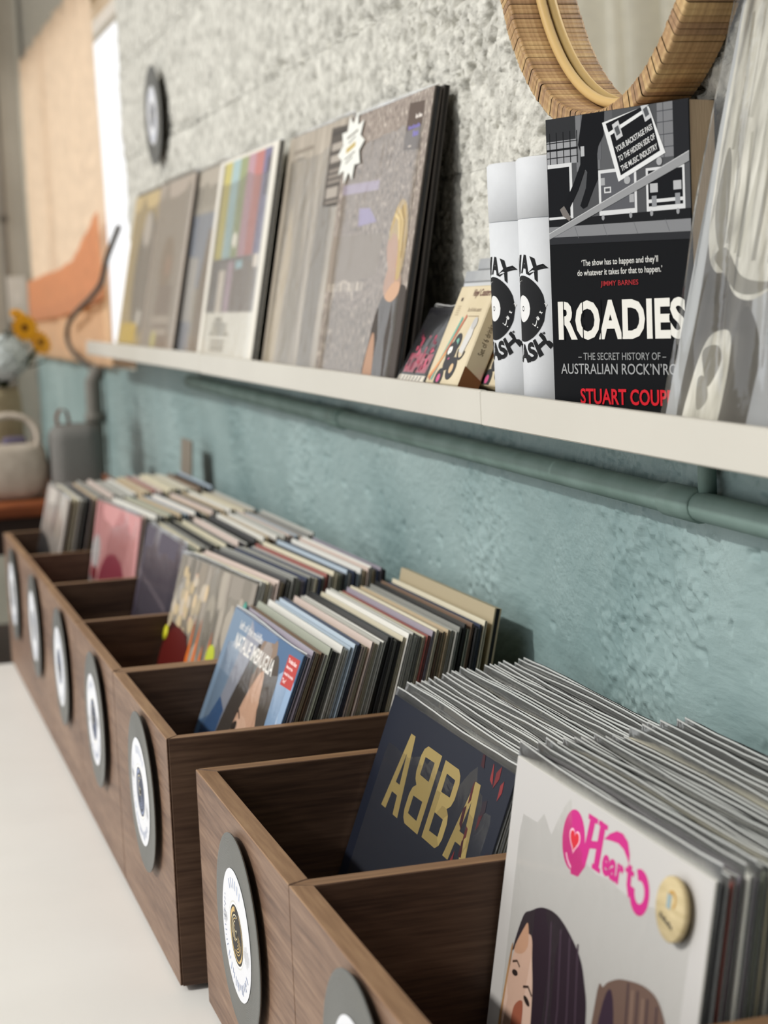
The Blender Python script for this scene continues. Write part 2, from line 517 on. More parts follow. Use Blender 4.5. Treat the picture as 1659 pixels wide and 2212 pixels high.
# ---- window in the long wall
win = empty('window_1', (0, 0, 0))
tag(win, 'tall window behind the peach curtain', None, kind='structure')
M_FRAME = mat('#e4e0d6', .5)
xf0, xf1 = XW+.050, XW+.090
for y0, y1, z0, z1 in ((WIN0, WIN0+.012, WZ0, WZ1), (WIN1-.05, WIN1, WZ0, WZ1), (WIN0+.012, WIN1-.05, WZ0, WZ0+.05), (WIN0+.012, WIN1-.05, WZ1-.05, WZ1)):
    box('window_frame', (xf0, y0, z0), (xf1, y1, z1), M_FRAME, win, .003)
mull = [5.45]
for y in mull: box('mullion', (xf0, y-.03, WZ0+.05), (xf1, y+.03, WZ1-.05), M_FRAME, win, .003)
def glass_mat():
    m = bpy.data.materials.new('window_glass')
    nt, b, N, L = nodes(m)
    nt.nodes.remove(b)
    tr = N('ShaderNodeBsdfTransparent'); gl = N('ShaderNodeBsdfGlossy'); gl.inputs['Roughness'].default_value = .02
    mx = N('ShaderNodeMixShader'); mx.inputs[0].default_value = .06
    L(tr.outputs[0], mx.inputs[1]); L(gl.outputs[0], mx.inputs[2])
    L(mx.outputs[0], nt.nodes['Material Output'].inputs[0])
    return m
M_GLASS = glass_mat()
edges = [WIN0+.012]+mull+[WIN1-.05]
for i in range(2):
    box('pane', (XW+.066, edges[i]+(.03 if i else 0), WZ0+.05), (XW+.072, edges[i+1]-(.03 if i < 1 else 0), WZ1-.05), M_GLASS, win)

# ---- curtain cloths
def cloth_mat(name, c, trans=.6):
    m = bpy.data.materials.new(name)
    nt, b, N, L = nodes(m)
    nt.nodes.remove(b)
    tc = N('ShaderNodeTexCoord')
    w = N('ShaderNodeTexNoise'); w.inputs['Scale'].default_value = 30; w.inputs['Detail'].default_value = 4
    L(tc.outputs['Object'], w.inputs['Vector'])
    mixc = N('ShaderNodeMix'); mixc.data_type = 'RGBA'; mixc.inputs[0].default_value = .15
    cc = lin(c)
    mixc.inputs[6].default_value = cc; mixc.inputs[7].default_value = tuple(x*.75 for x in cc[:3])+(1,)
    L(w.outputs[0], mixc.inputs[0])
    d = N('ShaderNodeBsdfDiffuse'); t = N('ShaderNodeBsdfTranslucent'); mx = N('ShaderNodeMixShader')
    mx.inputs[0].default_value = trans
    L(mixc.outputs[2], d.inputs[0]); L(mixc.outputs[2], t.inputs[0])
    L(d.outputs[0], mx.inputs[1]); L(t.outputs[0], mx.inputs[2]); L(mx.outputs[0], nt.nodes['Material Output'].inputs[0])
    return m

def cloth(name, y0f, y1f, z0f, z1f, xbase, amp, folds, m, ny=120, nz=40, ph=0.0):
    """hanging cloth; y0f,y1f(t) borders along Y for height t, z0f,z1f(s) lower/upper hem along s."""
    V = []; Fc = []
    for i in range(ny+1):
        s = i/ny
        for k in range(nz+1):
            t = k/nz
            ya, yb = y0f(t), y1f(t)
            y = ya+(yb-ya)*s
            z = z0f(s)+(z1f(s)-z0f(s))*t
            x = xbase+amp*(.6*math.sin(folds*2*math.pi*s+ph)+.4*math.sin(folds*4.3*math.pi*s+1.3+t))*(1-.35*t)
            V.append((x, y, z))
    for i in range(ny):
        for k in range(nz):
            a = i*(nz+1)+k
            Fc.append((a, a+nz+1, a+nz+2, a+1))
    o = mesh_obj(name, V, Fc, m, smooth=True)
    sd = o.modifiers.new('thickness', 'SOLIDIFY'); sd.thickness = .001
    return o
M_PEACH = cloth_mat('peach_sheer_cloth', '#fdeedb', .75)
M_ORANGE = cloth_mat('curtain_shade', '#f7c59c', .6)
cur = cloth('sheer_curtain', lambda t: 4.36-.10*(t-.35)**2*(1 if t > .35 else -2)+.14*max(0, t-.45), lambda t: 6.06, lambda s: WZ0+.004, lambda s: WZ1+.01,
            XW-.012, .010, 7, M_PEACH)
tag(cur, 'sunlit peach sheer curtain hanging over the window beyond the shelf', 'curtain')
def hem(s):   # wavy upper edge of the cloth added for the curtain's shaded lower part
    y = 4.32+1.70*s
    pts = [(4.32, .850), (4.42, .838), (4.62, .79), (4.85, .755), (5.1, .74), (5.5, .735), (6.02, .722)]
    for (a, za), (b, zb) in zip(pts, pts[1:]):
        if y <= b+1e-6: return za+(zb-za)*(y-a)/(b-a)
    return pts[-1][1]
oc = cloth('curtain_shade', lambda t: 4.32, lambda t: 6.02, lambda s: .598+.05*(1-s)**2, hem, XW-.034, .006, 4, M_ORANGE, 80, 16)  # added cloth; its orange stands for shade on the curtain behind
oc2 = cloth('curtain_shade_lower', lambda t: 4.31, lambda t: 6.0, lambda s: WZ0+.004, lambda s: .640+.045*(1-s)**2, XW-.026, .005, 5, cloth_mat('curtain_shade_pale', '#fce2c2', .65), 80, 16, 1.0)  # second added cloth, paler bottom of the same shaded area
tag(oc2, 'added pale orange cloth for the lighter foot of the shaded curtain part', 'cloth')
tag(oc, 'added orange cloth with a wavy top edge imitating shade on the lower curtain', 'cloth')

# ---- grey conduit pipes on the wall
M_PIPE = noise_mat('teal_painted_pipe', '#62776f', '#728780', 18, rough=.55, bump=.1, bscale=120)
M_DARKPIPE = mat('#6e6b63', .6)
pipe = empty('wall_pipe', (XW-.018, 1.5, .463))
tag(pipe, 'teal painted conduit pipe running along the wall under the shelf', 'pipe')
def pz(y): return .4635+(y-1.5)*.014
V, Fc = tube_mesh([(0, y-1.5, pz(y)-.463) for y in np.linspace(.7, 3.35, 12)], .0113, 16)
mesh_obj('pipe_run', V, Fc, M_PIPE, pipe, smooth=True)
for y in (1.285, 2.30):
    V, Fc = tube_mesh([(0, y+d-1.5, pz(y+d)-.463) for d in (-.028, -.027, .027, .028)], [.0118, .0132, .0132, .0118], 18)
    mesh_obj('pipe_coupling', V, Fc, M_PIPE, pipe, smooth=True)
V, Fc = tube_mesh([(.004, 1.255-1.5, pz(1.25)-.463+.008), (.004, 1.255-1.5, .045)], .007, 12)
mesh_obj('pipe_branch', V, Fc, M_PIPE, pipe, smooth=True)
vp = empty('drop_pipe', (XW-.03, 4.62, -.74))
tag(vp, 'dark grey vertical pipe dropping down the teal wall past the shelf end', 'pipe')
V, Fc = tube_mesh([(0, 0, 0), (0, 0, .6), (0, 0, 1.19), (.012, 0, 1.215), (.035, 0, 1.22)], .020, 14)
mesh_obj('pipe_run', V, Fc, M_DARKPIPE, vp, smooth=True)
for z in (.75, 1.10):
    V, Fc = tube_mesh([(0, 0, z-.012), (0, 0, z+.012)], .025, 14)
    mesh_obj('pipe_clip', V, Fc, M_DARKPIPE, vp, smooth=True)

def adopt(o, e):
    o.parent = e
    o.matrix_parent_inverse = Matrix.Translation(-Vector(e.location))
    return o
def bev(o, w=.0007):
    b = o.modifiers.new('edge', 'BEVEL'); b.width = w; b.segments = 1; b.limit_method = 'ANGLE'; b.angle_limit = R(25)
    return o

# ================================================================== TABLES
M_TABLE = noise_mat('white_tabletop', '#eeece6', '#f2f0ea', 5, rough=.35, spec=.4)
tb = empty('display_table', (-.7, 1.9, -.74))
tag(tb, 'long white table carrying the walnut record crates', 'table')
adopt(bev(box('tabletop', (-1.35, .35, -.030), (XW-.03, 3.375, -.001), M_TABLE), .003), tb)
for x in (-1.29, -.12):
    for y in (.42, 3.30):
        adopt(box('leg', (x-.025, y-.025, -.74), (x+.025, y+.025, -.030), mat('#d6d3c8', .4), None, .003), tb)

M_REDWOOD = wood_mat('reddish_wood', 'x', '#5d2b14', '#7d401f', '#9c5a30')
M_DKWOOD = mat('#2b1a12', .6)
st = empty('side_table', (-.45, 4.1, -.74))
tag(st, 'reddish brown wooden side table behind the far crate', 'table')
adopt(bev(box('tabletop', (-1.1, 3.82, .212), (-.065, 4.42, .240), M_REDWOOD), .006), st)
adopt(box('apron', (-1.06, 3.85, .135), (-.09, 4.39, .212), M_DKWOOD), st)
adopt(box('lower_shelf', (-1.06, 3.85, -.12), (-.09, 4.39, -.095), mat('#4a3a36', .5), None, .002), st)
for x in (-1.06, -.11):
    for y in (3.86, 4.36):
        adopt(box('leg', (x-.02, y-.02, -.74), (x+.02, y+.02, .135), M_DKWOOD, None, .002), st)

# ================================================================== CRATES
A_X, HC, Y5, CW, TB = -.3955, .2368, 1.6445, .3449, .0125
A6, H6, Y6, W6, T6 = -.3782, .2181, 1.5991, .3554, .0165
XB = -.041

def crate(name, label, group, a, xb, ys, h, t, feet):
    """ys: compartment borders along Y, far to near."""
    z0 = .004
    e = empty(name, ((a+xb)/2, (ys[0]+ys[-1])/2, 0))
    tag(e, label, 'crate', group)
    n = len(ys)-1
    for i in range(n):
        y1, y0 = ys[i], ys[i+1]
        m1 = t if i == 0 else t/2; m0 = t if i == n-1 else t/2
        g = .0007
        adopt(bev(prism('front_panel', [(a, y0+g), (a+t, y0+m0), (a+t, y1-m1), (a, y1-g)], z0, h, WOOD_Y, top_mat=LIT_EDGE_Y)), e)
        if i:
            adopt(bev(prism('divider', [(a+.001, y1), (a+t, y1-t/2), (xb-t, y1-t/2), (xb-t, y1+t/2), (a+t, y1+t/2)], z0, h-.0003, WOOD_X_SHADE, top_mat=LIT_EDGE_X)), e)
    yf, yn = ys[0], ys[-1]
    adopt(bev(prism('side_panel', [(a+.0015, yn), (xb, yn), (xb-t, yn+t), (a+t, yn+t)], z0, h, WOOD_X_SHADE, top_mat=LIT_EDGE_X)), e)
    adopt(bev(prism('side_panel', [(a+.0015, yf), (a+t, yf-t), (xb-t, yf-t), (xb, yf)], z0, h, WOOD_X_SHADE, top_mat=LIT_EDGE_X)), e)
    adopt(bev(prism('back_panel', [(xb, yn+.0007), (xb, yf-.0007), (xb-t, yf-t), (xb-t, yn+t)], z0, h, WOOD_Y, top_mat=LIT_EDGE_Y)), e)
    adopt(box('base_panel', (a+t, yn+t, z0+.001), (xb-t, yf-t, z0+.011), WOOD_X_SHADE), e)
    for x in (a+.03, xb-.03):
        for y in (yn+.03, yf-.03):
            adopt(lathe_at('foot', [(0.001, 0), (.011, 0), (.0125, .001), (.0125, .004), (.001, .004)], (x, y, .0), M_BLACK), e)
    return e

def lathe_at(name, prof, loc, m):
    o = lathe(name, prof, 20, m)
    for v in o.data.vertices: v.co += Vector(loc)
    return o

far_ys = [Y5+5*CW, Y5+4*CW, Y5+3*CW, Y5+2*CW, Y5+CW]
crate('record_crate', 'long walnut record crate with four compartments at the far end of the white table', 'walnut record crates', A_X, XB, [y-.0008 if i == 4 else y for i, y in enumerate(far_ys)], HC, TB, True)
crate('record_crate', 'single compartment walnut record crate in the middle with blue portrait sleeve', 'walnut record crates', A_X, XB, [Y5+CW-.0022, Y5], HC, TB, True)
crate('record_crate', 'two compartment walnut record crate nearest the camera', 'walnut record crates', A6, XB, [Y6, Y6-W6, Y6-2*W6], H6, T6, True)

# ---- vinyl records fixed to the crate fronts
def vinyl_mat():
    m = bpy.data.materials.new('vinyl_grooves')
    nt, b, N, L = nodes(m)
    b.inputs['Base Color'].default_value = lin('#50514d'); b.inputs['Roughness'].default_value = .33; b.inputs['Anisotropic'].default_value = .75
    b.inputs['Specular IOR Level'].default_value = .75
    tc = N('ShaderNodeTexCoord'); le = N('ShaderNodeVectorMath'); le.operation = 'LENGTH'
    L(tc.outputs['Object'], le.inputs[0])
    w = N('ShaderNodeMath'); w.operation = 'MULTIPLY'; w.inputs[1].default_value = 5200; L(le.outputs['Value'], w.inputs[0])
    s = N('ShaderNodeMath'); s.operation = 'SINE'; L(w.outputs[0], s.inputs[0])
    tg = N('ShaderNodeTangent'); tg.direction_type = 'RADIAL'; tg.axis = 'Y'; L(tg.outputs[0], b.inputs['Tangent'])
    bp = N('ShaderNodeBump'); bp.inputs['Strength'].default_value = .22; bp.inputs['Distance'].default_value = .0006
    L(s.outputs[0], bp.inputs['Height']); L(bp.outputs[0], b.inputs['Normal'])
    return m
M_VINYL = vinyl_mat()
def disc_mesh(r, t, rl):
    """disc facing local -Y"""
    prof = [(.0035, t), (r-.0006, t), (r, t*.6), (r, t*.3), (r-.0015, 0), (r-.004, .0003), (rl+.006, .0003), (rl+.004, 0), (.0035, 0), (.0035, t)]
    seg = 72; V = []; Fc = []
    for q, y in prof:
        for k in range(seg):
            a = 2*math.pi*k/seg; V.append((q*math.cos(a), y, q*math.sin(a)))
    for i in range(len(prof)-1):
        for k in range(seg): Fc.append((i*seg+k, (i+1)*seg+k, (i+1)*seg+(k+1) % seg, i*seg+(k+1) % seg))
    return V, Fc

def vinyl(x, y, z, r, rl, label, spin, style, group, off=.006):
    e = empty('vinyl_record', (x, y, z), (0, 0, -math.pi/2))
    tag(e, label, 'vinyl record', group)
    V, Fc = disc_mesh(r, .0018, rl)
    d = mesh_obj('disc', V, Fc, M_VINYL, e, smooth=True)
    es = d.modifiers.new('split', 'EDGE_SPLIT'); es.split_angle = R(40)
    p = Print(.0004, .5)
    cs, sn = math.cos(R(spin)), math.sin(R(spin))
    p.map = lambda a, b, yy: (a*cs-b*sn, yy, a*sn+b*cs)
    p.ell(0, 0, rl, rl, '#d6d7da', 48)
    k = rl/.053
    ink, gold, grey = style
    # scratchy round emblem
    p.ell(0, 0, .0275*k, .0275*k, '#c8c7c2', 40); p.ell(0, 0, .0262*k, .0262*k, '#efeeea', 40); p.ell(.0005, 0, .0245*k, .0245*k, ink, 40)
    p.ring(0, 0, .0225*k, .0185*k, gold, 95, 300, 30, w1=.0012*k); p.ring(0, 0, .0225*k, .0200*k, gold, -70, 60, 20, w1=.001*k)
    for j, rad in enumerate((.0165, .0140, .0115, .009, .0065)):
        p.ring(0, 0, rad*k, (rad-.0009)*k, gold if j % 2 else '#d9cfae', 70+18*j, 190+14*j, 18)
        p.ring(0, 0, rad*k, (rad-.0008)*k, gold, 240+15*j, 345+6*j, 14)
    p.ell(0, 0, .0030*k, .0040*k, '#d9cfae', 16); p.ell(0, 0, .0012*k, .0016*k, ink, 10)
    # pale blue ornamental lettering bars around the rim
    for j in range(6):
        a = R(62+11*j); c_, s_ = math.cos(a), math.sin(a)
        p.line([(.0375*k*c_, .0375*k*s_), (.0455*k*c_, .0455*k*s_)], .0020*k, '#a9b4cd')
    for j in range(15):   # smudged lettering along the lower rim
        a = R(216+7.6*j); c_, s_ = math.cos(a), math.sin(a); l_ = (.0085, .006, .008, .0045, .0075)[j % 5]*k; t_ = (.0016, -.0016, .0008)[j % 3]*k
        p.line([(.0390*k*c_, .0390*k*s_), ((.0390*k+l_)*c_-t_*s_, (.0390*k+l_)*s_+t_*c_)], .0016*k, '#a9b4cd')
    for j in range(12):
        a = R(150+5.2*j); p.line([(.046*k*math.cos(a), .046*k*math.sin(a)), ((.046-.002-.002*(j % 3))*k*math.cos(a), (.044-.002*(j % 3))*k*math.sin(a))], .0009*k, '#9aa3bb')
    for j in range(7):
        h = (.003, .007, .004, .009, .005, .006, .003)[j]*k
        p.line([((.030+.0026*j)*k, -h-.006*k), ((.030+.0026*j)*k, h-.006*k)], .0007*k, grey)
        p.line([((-.048+.0022*j)*k, -h*.7+.004*k), ((-.048+.0022*j)*k, h*.7+.004*k)], .0007*k, grey)
    p.ell(0, 0, .0028*k, .0028*k, '#2a2a2a', 14)
    p.build('label', e)
    return e
GOLD = ('#262320', '#c2a468', '#8b8b8b'); BLUE = ('#3a4050', '#7f8aa6', '#8b8b8b'); PALE = ('#55565c', '#8f93a0', '#9a9a9a')
VG = 'vinyl records fixed to the crate fronts'
DX = A_X-.0075
DZ = .157
for k, (yo, st_, sp, lab) in enumerate([
        (4*CW, PALE, 30, 'vinyl record with white label on the front of the farthest crate compartment'),
        (3*CW, PALE, 70, 'vinyl record with white label on the second compartment from the far end'),
        (2*CW, BLUE, 110, 'vinyl record with white label on the third compartment from the far end'),
        (1*CW, BLUE, 15, 'vinyl record with white label on the crate front just beyond the single crate'),
        (0, BLUE, -8, 'vinyl record with blue emblem label on the front of the single crate')]):
    vinyl(DX, Y5+yo+CW/2-.042, DZ, .0785, .053, lab, sp, st_, VG)
vinyl(A6-.0075, 1.408, .129, .081, .053, 'vinyl record with black and gold spiral label on the nearest crate front', 0, GOLD, VG)
vinyl(A6-.0075, 1.052, .139, .081, .053, 'partly cropped vinyl record at the bottom edge on the near crate front', 40, PALE, VG)
wd = vinyl(XW-.016, 3.60, .99, .094, .055, 'vinyl record with pale label hung high on the concrete wall', 20, PALE, None)
nail = tube('hanging_pin', [(0, .0018, 0), (0, .02, 0)], .003, M_BLACK, wd, 8)

# ================================================================== RECORD SLEEVES
def sleeve(name, w, h, t, cmain, cend='#0e0e0e', coat=True):
    V = [(0, 0, 0), (0, t, 0), (0, 0, h), (0, t, h)]
    for q in (0, .22*t, .78*t, t): V += [(w, q, 0), (w, q, h)]
    # indices: near column i -> 4+2i (bottom), 5+2i (top)
    Fc = [(0, 4, 5, 2), (1, 3, 11, 10), (0, 2, 3, 1), (0, 1, 10, 8, 6, 4), (2, 5, 7, 9, 11, 3),
          (4, 6, 7, 5), (6, 8, 9, 7), (8, 10, 11, 9)]
    mi = [0, 0, 0, 0, 0, 0, 1, 0]
    m = mat(cmain, .4, .4) if isinstance(cmain, str) else cmain
    return mesh_obj(name, V, Fc, [m, mat(cend, .7)], None, mi)

def plastic_mat(haze=.03):
    m = bpy.data.materials.new('clear_plastic')
    nt, b, N, L = nodes(m)
    nt.nodes.remove(b)
    tc = N('ShaderNodeTexCoord')
    n = N('ShaderNodeTexNoise'); n.inputs['Scale'].default_value = 28; n.inputs['Detail'].default_value = 3; n.inputs['Distortion'].default_value = 1.0
    L(tc.outputs['Object'], n.inputs['Vector'])
    bp = N('ShaderNodeBump'); bp.inputs['Strength'].default_value = .4; bp.inputs['Distance'].default_value = .0018
    L(n.outputs[0], bp.inputs['Height'])
    tr = N('ShaderNodeBsdfTransparent'); tr.inputs[0].default_value = (.985, .99, .985, 1)
    gl = N('ShaderNodeBsdfGlossy'); gl.inputs['Roughness'].default_value = .16
    L(bp.outputs[0], gl.inputs['Normal'])
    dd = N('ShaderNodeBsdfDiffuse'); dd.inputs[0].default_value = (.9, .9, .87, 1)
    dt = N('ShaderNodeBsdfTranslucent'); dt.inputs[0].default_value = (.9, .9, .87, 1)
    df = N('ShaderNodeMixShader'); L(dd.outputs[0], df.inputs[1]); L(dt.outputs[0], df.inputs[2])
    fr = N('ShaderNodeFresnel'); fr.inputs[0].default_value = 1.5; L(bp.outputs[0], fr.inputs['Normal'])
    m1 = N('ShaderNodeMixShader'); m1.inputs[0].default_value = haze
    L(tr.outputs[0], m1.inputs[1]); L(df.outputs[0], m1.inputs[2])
    m2 = N('ShaderNodeMixShader'); L(fr.outputs[0], m2.inputs[0]); L(m1.outputs[0], m2.inputs[1]); L(gl.outputs[0], m2.inputs[2])
    L(m2.outputs[0], nt.nodes['Material Output'].inputs[0])
    return m
M_PLASTIC = plastic_mat()
M_PGLINT = plastic_mat(.85)  # whiter haze painting the light caught along plastic top edges
M_PHAZE = plastic_mat(.14)
M_PHAZE.node_tree.nodes['Glossy BSDF'].inputs['Roughness'].default_value = .07
M_PVEIL = plastic_mat(.13)
M_PSHINY = plastic_mat(.05)
M_PSHINY.node_tree.nodes['Glossy BSDF'].inputs['Roughness'].default_value = .07

def plastic(parent, w, h, t, ex=.005, up=.012, seed=0, nx=14, nz=8, amp=.0012, name='plastic_cover', pm=None):
    rg = random.Random(seed); V = []; Fc = []
    ph = [rg.uniform(0, 6.28) for _ in range(6)]; top = [rg.uniform(-.0003, .0003)+.0010*math.sin(6.28*_/nx+ph[3]) for _ in range(nx+1)]
    for side in (0, 1):
        for i in range(nx+1):
            s = i/nx; u_ = -ex+(w+2*ex)*s
            for k in range(nz+1):
                q = k/(nz-1)*(1-.0013/h) if k < nz else 1.0; v_ = .0012+(h+up-.0012)*q+(top[i]*q**6)
                wv = (math.sin(s*9+ph[0]+q*2)+.6*math.sin(s*21+ph[1])+.5*math.sin(q*8+ph[2]+s*4))*amp*(.25+.75*q**4)
                edge = min(1, min(s, 1-s)*14)
                y = (-.0004-abs(wv)*.5*edge) if side == 0 else (t+.0003+abs(wv)*.4*edge)
                if edge < 1: y = y*edge+(t/2)*(1-edge)
                if q > .96: y = y*.55+(t/2+wv*1.5)*.45
                V.append((u_, y, v_))
    m = (nx+1)*(nz+1); mi = []
    for side in (0, 1):
        for i in range(nx):
            for k in range(nz):
                a = side*m+i*(nz+1)+k; f = (a, a+nz+1, a+nz+2, a+1)
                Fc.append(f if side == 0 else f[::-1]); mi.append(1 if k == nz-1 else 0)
    return mesh_obj(name, V, Fc, [pm or M_PLASTIC, M_PGLINT], parent, mi, smooth=True)

PAL = [('white', '#dcdad2'), ('cream', '#d3cbb2'), ('pale grey', '#b4b3ab'), ('grey', '#85857f'), ('beige', '#bba98c'), ('black', '#232322'),
       ('charcoal', '#3d3d3e'), ('pale blue', '#aebcc8'), ('pinkish', '#cbbab0'), ('brown', '#77604f'), ('greyish green', '#9a9e8e'), ('dark blue', '#3b4256'), ('mauve', '#98909b'), ('red', '#8f5049')]
PD = dict(PAL)
WEI = [12, 9, 11, 5, 4, 3, 3, 2, 3, 1, 3, 2, 2, 1]

def row(place, group, yfar, w, h, base0, lean0, base1, lean1, n, seed, yaw0=0.0, z=.0185, first=None, seq=None, plast=False, names=None, t_rng=(.0019, .0027)):
    rg = random.Random(seed); out = []
    for i in range(n):
        s = i/(n-1)
        bx_ = base0+(base1-base0)*s; ln = lean0+(lean1-lean0)*s+(rg.uniform(-.1, .1) if i else 0); yw = yaw0*(1-s)
        cn = seq[i] if seq and i < len(seq) and seq[i] else rg.choices([p[0] for p in PAL], WEI)[0]
        hh = h+(rg.uniform(-.004, .003) if i else 0); t = rg.uniform(*t_rng)
        if i == 0 and first is not None:
            o = first(w, hh, t)
        else:
            o = sleeve('record_sleeve', w, hh, t, PD[cn])
            tag(o, '%s record sleeve, %s from front in %s' % (cn, ordinal(i+1), place), 'record', group)
        o.location = (bx_, yfar+(rg.uniform(-.002, .001) if i else 0), z+t*math.sin(R(ln)))
        o.rotation_euler = (-R(ln), 0, -math.pi/2+yw)
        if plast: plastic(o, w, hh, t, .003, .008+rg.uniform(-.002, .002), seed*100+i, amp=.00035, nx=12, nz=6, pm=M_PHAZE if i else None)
        out.append(o)
    return out

# ---- front sleeves with artwork -------------------------------------------
def art_portrait_blue(w, h, t):
    o = sleeve('record_sleeve', w, h, t, '#3f5f86')
    tag(o, 'blue portrait record sleeve with white title and red sticker, front of the single crate', 'record', 'records in the single crate')
    p = Print()
    p.rect(0, 0, w, h, '#486585')
    p.poly([(0, .17), (.055, .19), (.10, h), (0, h)], '#6f8397')
    p.poly([(.03, 0), (.10, 0), (.135, .22), (.17, h), (.09, h), (.055, .19)], '#8d8f99')
    p.poly([(0, 0), (.05, 0), (.09, .20), (.06, .21), (0, .14)], '#33557d')
    p.blob([(.05, 0), (.12, .02), (.135, .15), (.16, .235), (.15, .285), (.115, .24), (.085, .17)], '#3e3630')      # dark hair, far side
    p.blob([(.155, .285), (.195, h-.004), (.215, .292), (.225, .262), (.195, .235), (.16, .235)], '#85705f')         # head lowered
    p.blob([(.185, .24), (.225, .285), (.262, .24), (.285, .15), (.29, 0), (.235, 0), (.23, .13), (.205, .20)], '#4a4037')
    p.blob([(.165, .24), (.195, .262), (.215, .225), (.235, .19), (.24, .10), (.235, 0), (.12, 0), (.125, .10), (.14, .19)], '#c9a58c')  # arm and cheek
    p.blob([(.15, .20), (.20, .20), (.205, .12), (.15, .10)], '#d3b29b')
    p.line([(.212, .235), (.216, .215), (.212, .20)], .0015, '#a77f68')
    p.ell(.150, .195, .010, .006, '#2b211c', 16, 25); p.line([(.135, .205), (.150, .212), (.162, .206)], .003, '#40312a')
    p.ell(.138, .262, .008, .004, '#4c5650', 12, 60); p.ell(.158, .259, .008, .004, '#4c5650', 12, 60)
    p.poly([(.27, 0), (w, 0), (w, .27), (.285, .285), (.25, .27), (.265, .16)], '#8ba3bd')
    p.poly([(.285, 0), (.30, 0), (.305, .2), (.29, .24)], '#a6b7cb'); p.poly([(.255, .10), (.285, .14), (.285, 0), (.26, 0)], '#4a78ab')
    p.poly([(.09, h), (.21, h), (.20, .292), (.12, .285)], '#5a7291')
    p.text('NATALIE IMBRUGLIA', .046, .262, .178, .0165, '#e6e2da', .02)
    p.text('left of the middle', .046, .283, .105, .009, '#dad8d4', .012)
    p.poly([(.262, .2925), (.3045, .2935), (.3060, .264), (.2635, .2625)], '#b23a35')
    for j, s in enumerate(('The debut album', 'featuring the', 'smash hit single', '"Torn"')):
        p.text(s, .266, .2855-.0066*j, (.032, .024, .034, .014)[j], .0042, '#f2e2de', .02)
    p.clip(.0005, .0005, w-.0005, h-.0005); p.build('cover_print', o)
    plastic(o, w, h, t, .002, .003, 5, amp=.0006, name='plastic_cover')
    return o

def art_gold_letters(w, h, t):
    o = sleeve('record_sleeve', w, h, t, '#171b26')
    tag(o, 'dark navy record sleeve with gold capital letters, front of the near crate', 'record', 'records in the near crate, far compartment')
    p = Print(.0003, .5); g = '#94814f'
    p.rect(0, 0, w, h, '#1a1e2a')
    # letters v .183 - .2505
    def A(x0, x1, z0, z1, c=g):
        xm = (x0+x1)/2; k = .0135
        p.poly([(x0, z0), (x0+k*.95, z0), (xm+.002, z1-.004), (xm+.004, z1), (xm-.005, z1)], c)
        p.poly([(x1-k, z0), (x1, z0), (xm+.007, z1), (xm-.004, z1)], c)
        p.rect(x0+.011, z0+.016, x1-.011, z0+.025, c)
    def B(x0, x1, z0, z1, flip=False):
        X = (lambda x: x0+x1-x) if flip else (lambda x: x)
        k = .0115; zm = (z0+z1)/2; r = .010
        def q(pts): 
            pts = [(X(a), b) for a, b in pts]; p.poly(pts[::-1] if flip else pts, g)
        q([(x0, z0), (x0+k, z0), (x0+k, z1), (x0, z1)])
        for a, b in ((z0, zm), (zm, z1)):
            q([(x0+k, a), (x1-r, a), (x1-r*.3, a+r*.4), (x1-r, a+k*.8), (x0+k, a+k*.75)])
            q([(x0+k, b-k*.75), (x1-r, b-k*.8), (x1-r*.3, b-r*.4), (x1-r, b), (x0+k, b)])
            q([(x1-k*.95, a+k*.7), (x1-r*.35, a+r*.35), (x1, a+r), (x1, b-r), (x1-r*.35, b-r*.35), (x1-k*.95, b-k*.7)])
    A(.053, .101, .182, .2508); B(.111, .1575, .183, .2505, True); B(.168, .212, .184, .2495); A(.2225, .2715, .184, .2495)
    rg = random.Random(3)
    for _ in range(26):
        x = rg.uniform(.235, .309); z = rg.uniform(.13, .266)
        p.poly([(x, z), (x+rg.uniform(.002, .009), z+rg.uniform(-.004, .01)), (x+rg.uniform(-.002, .006), z+rg.uniform(.010, .022)), (x-.002, z+.012)], rg.choice(['#4d1c20', '#6b2426', '#38161c', '#7d2b2c', '#2a2027']))
    p.clip(.0005, .0005, w-.0005, h-.0005); p.build('cover_print', o)
    return o

def heart_shape(x, z, s, n=28):
    pts = []
    for i in range(n):
        a = 2*math.pi*i/n
        hx = 16*math.sin(a)**3; hz = 13*math.cos(a)-5*math.cos(2*a)-2*math.cos(3*a)-math.cos(4*a)
        pts.append((x+hx*s/17, z+hz*s/17))
    return pts[::-1]

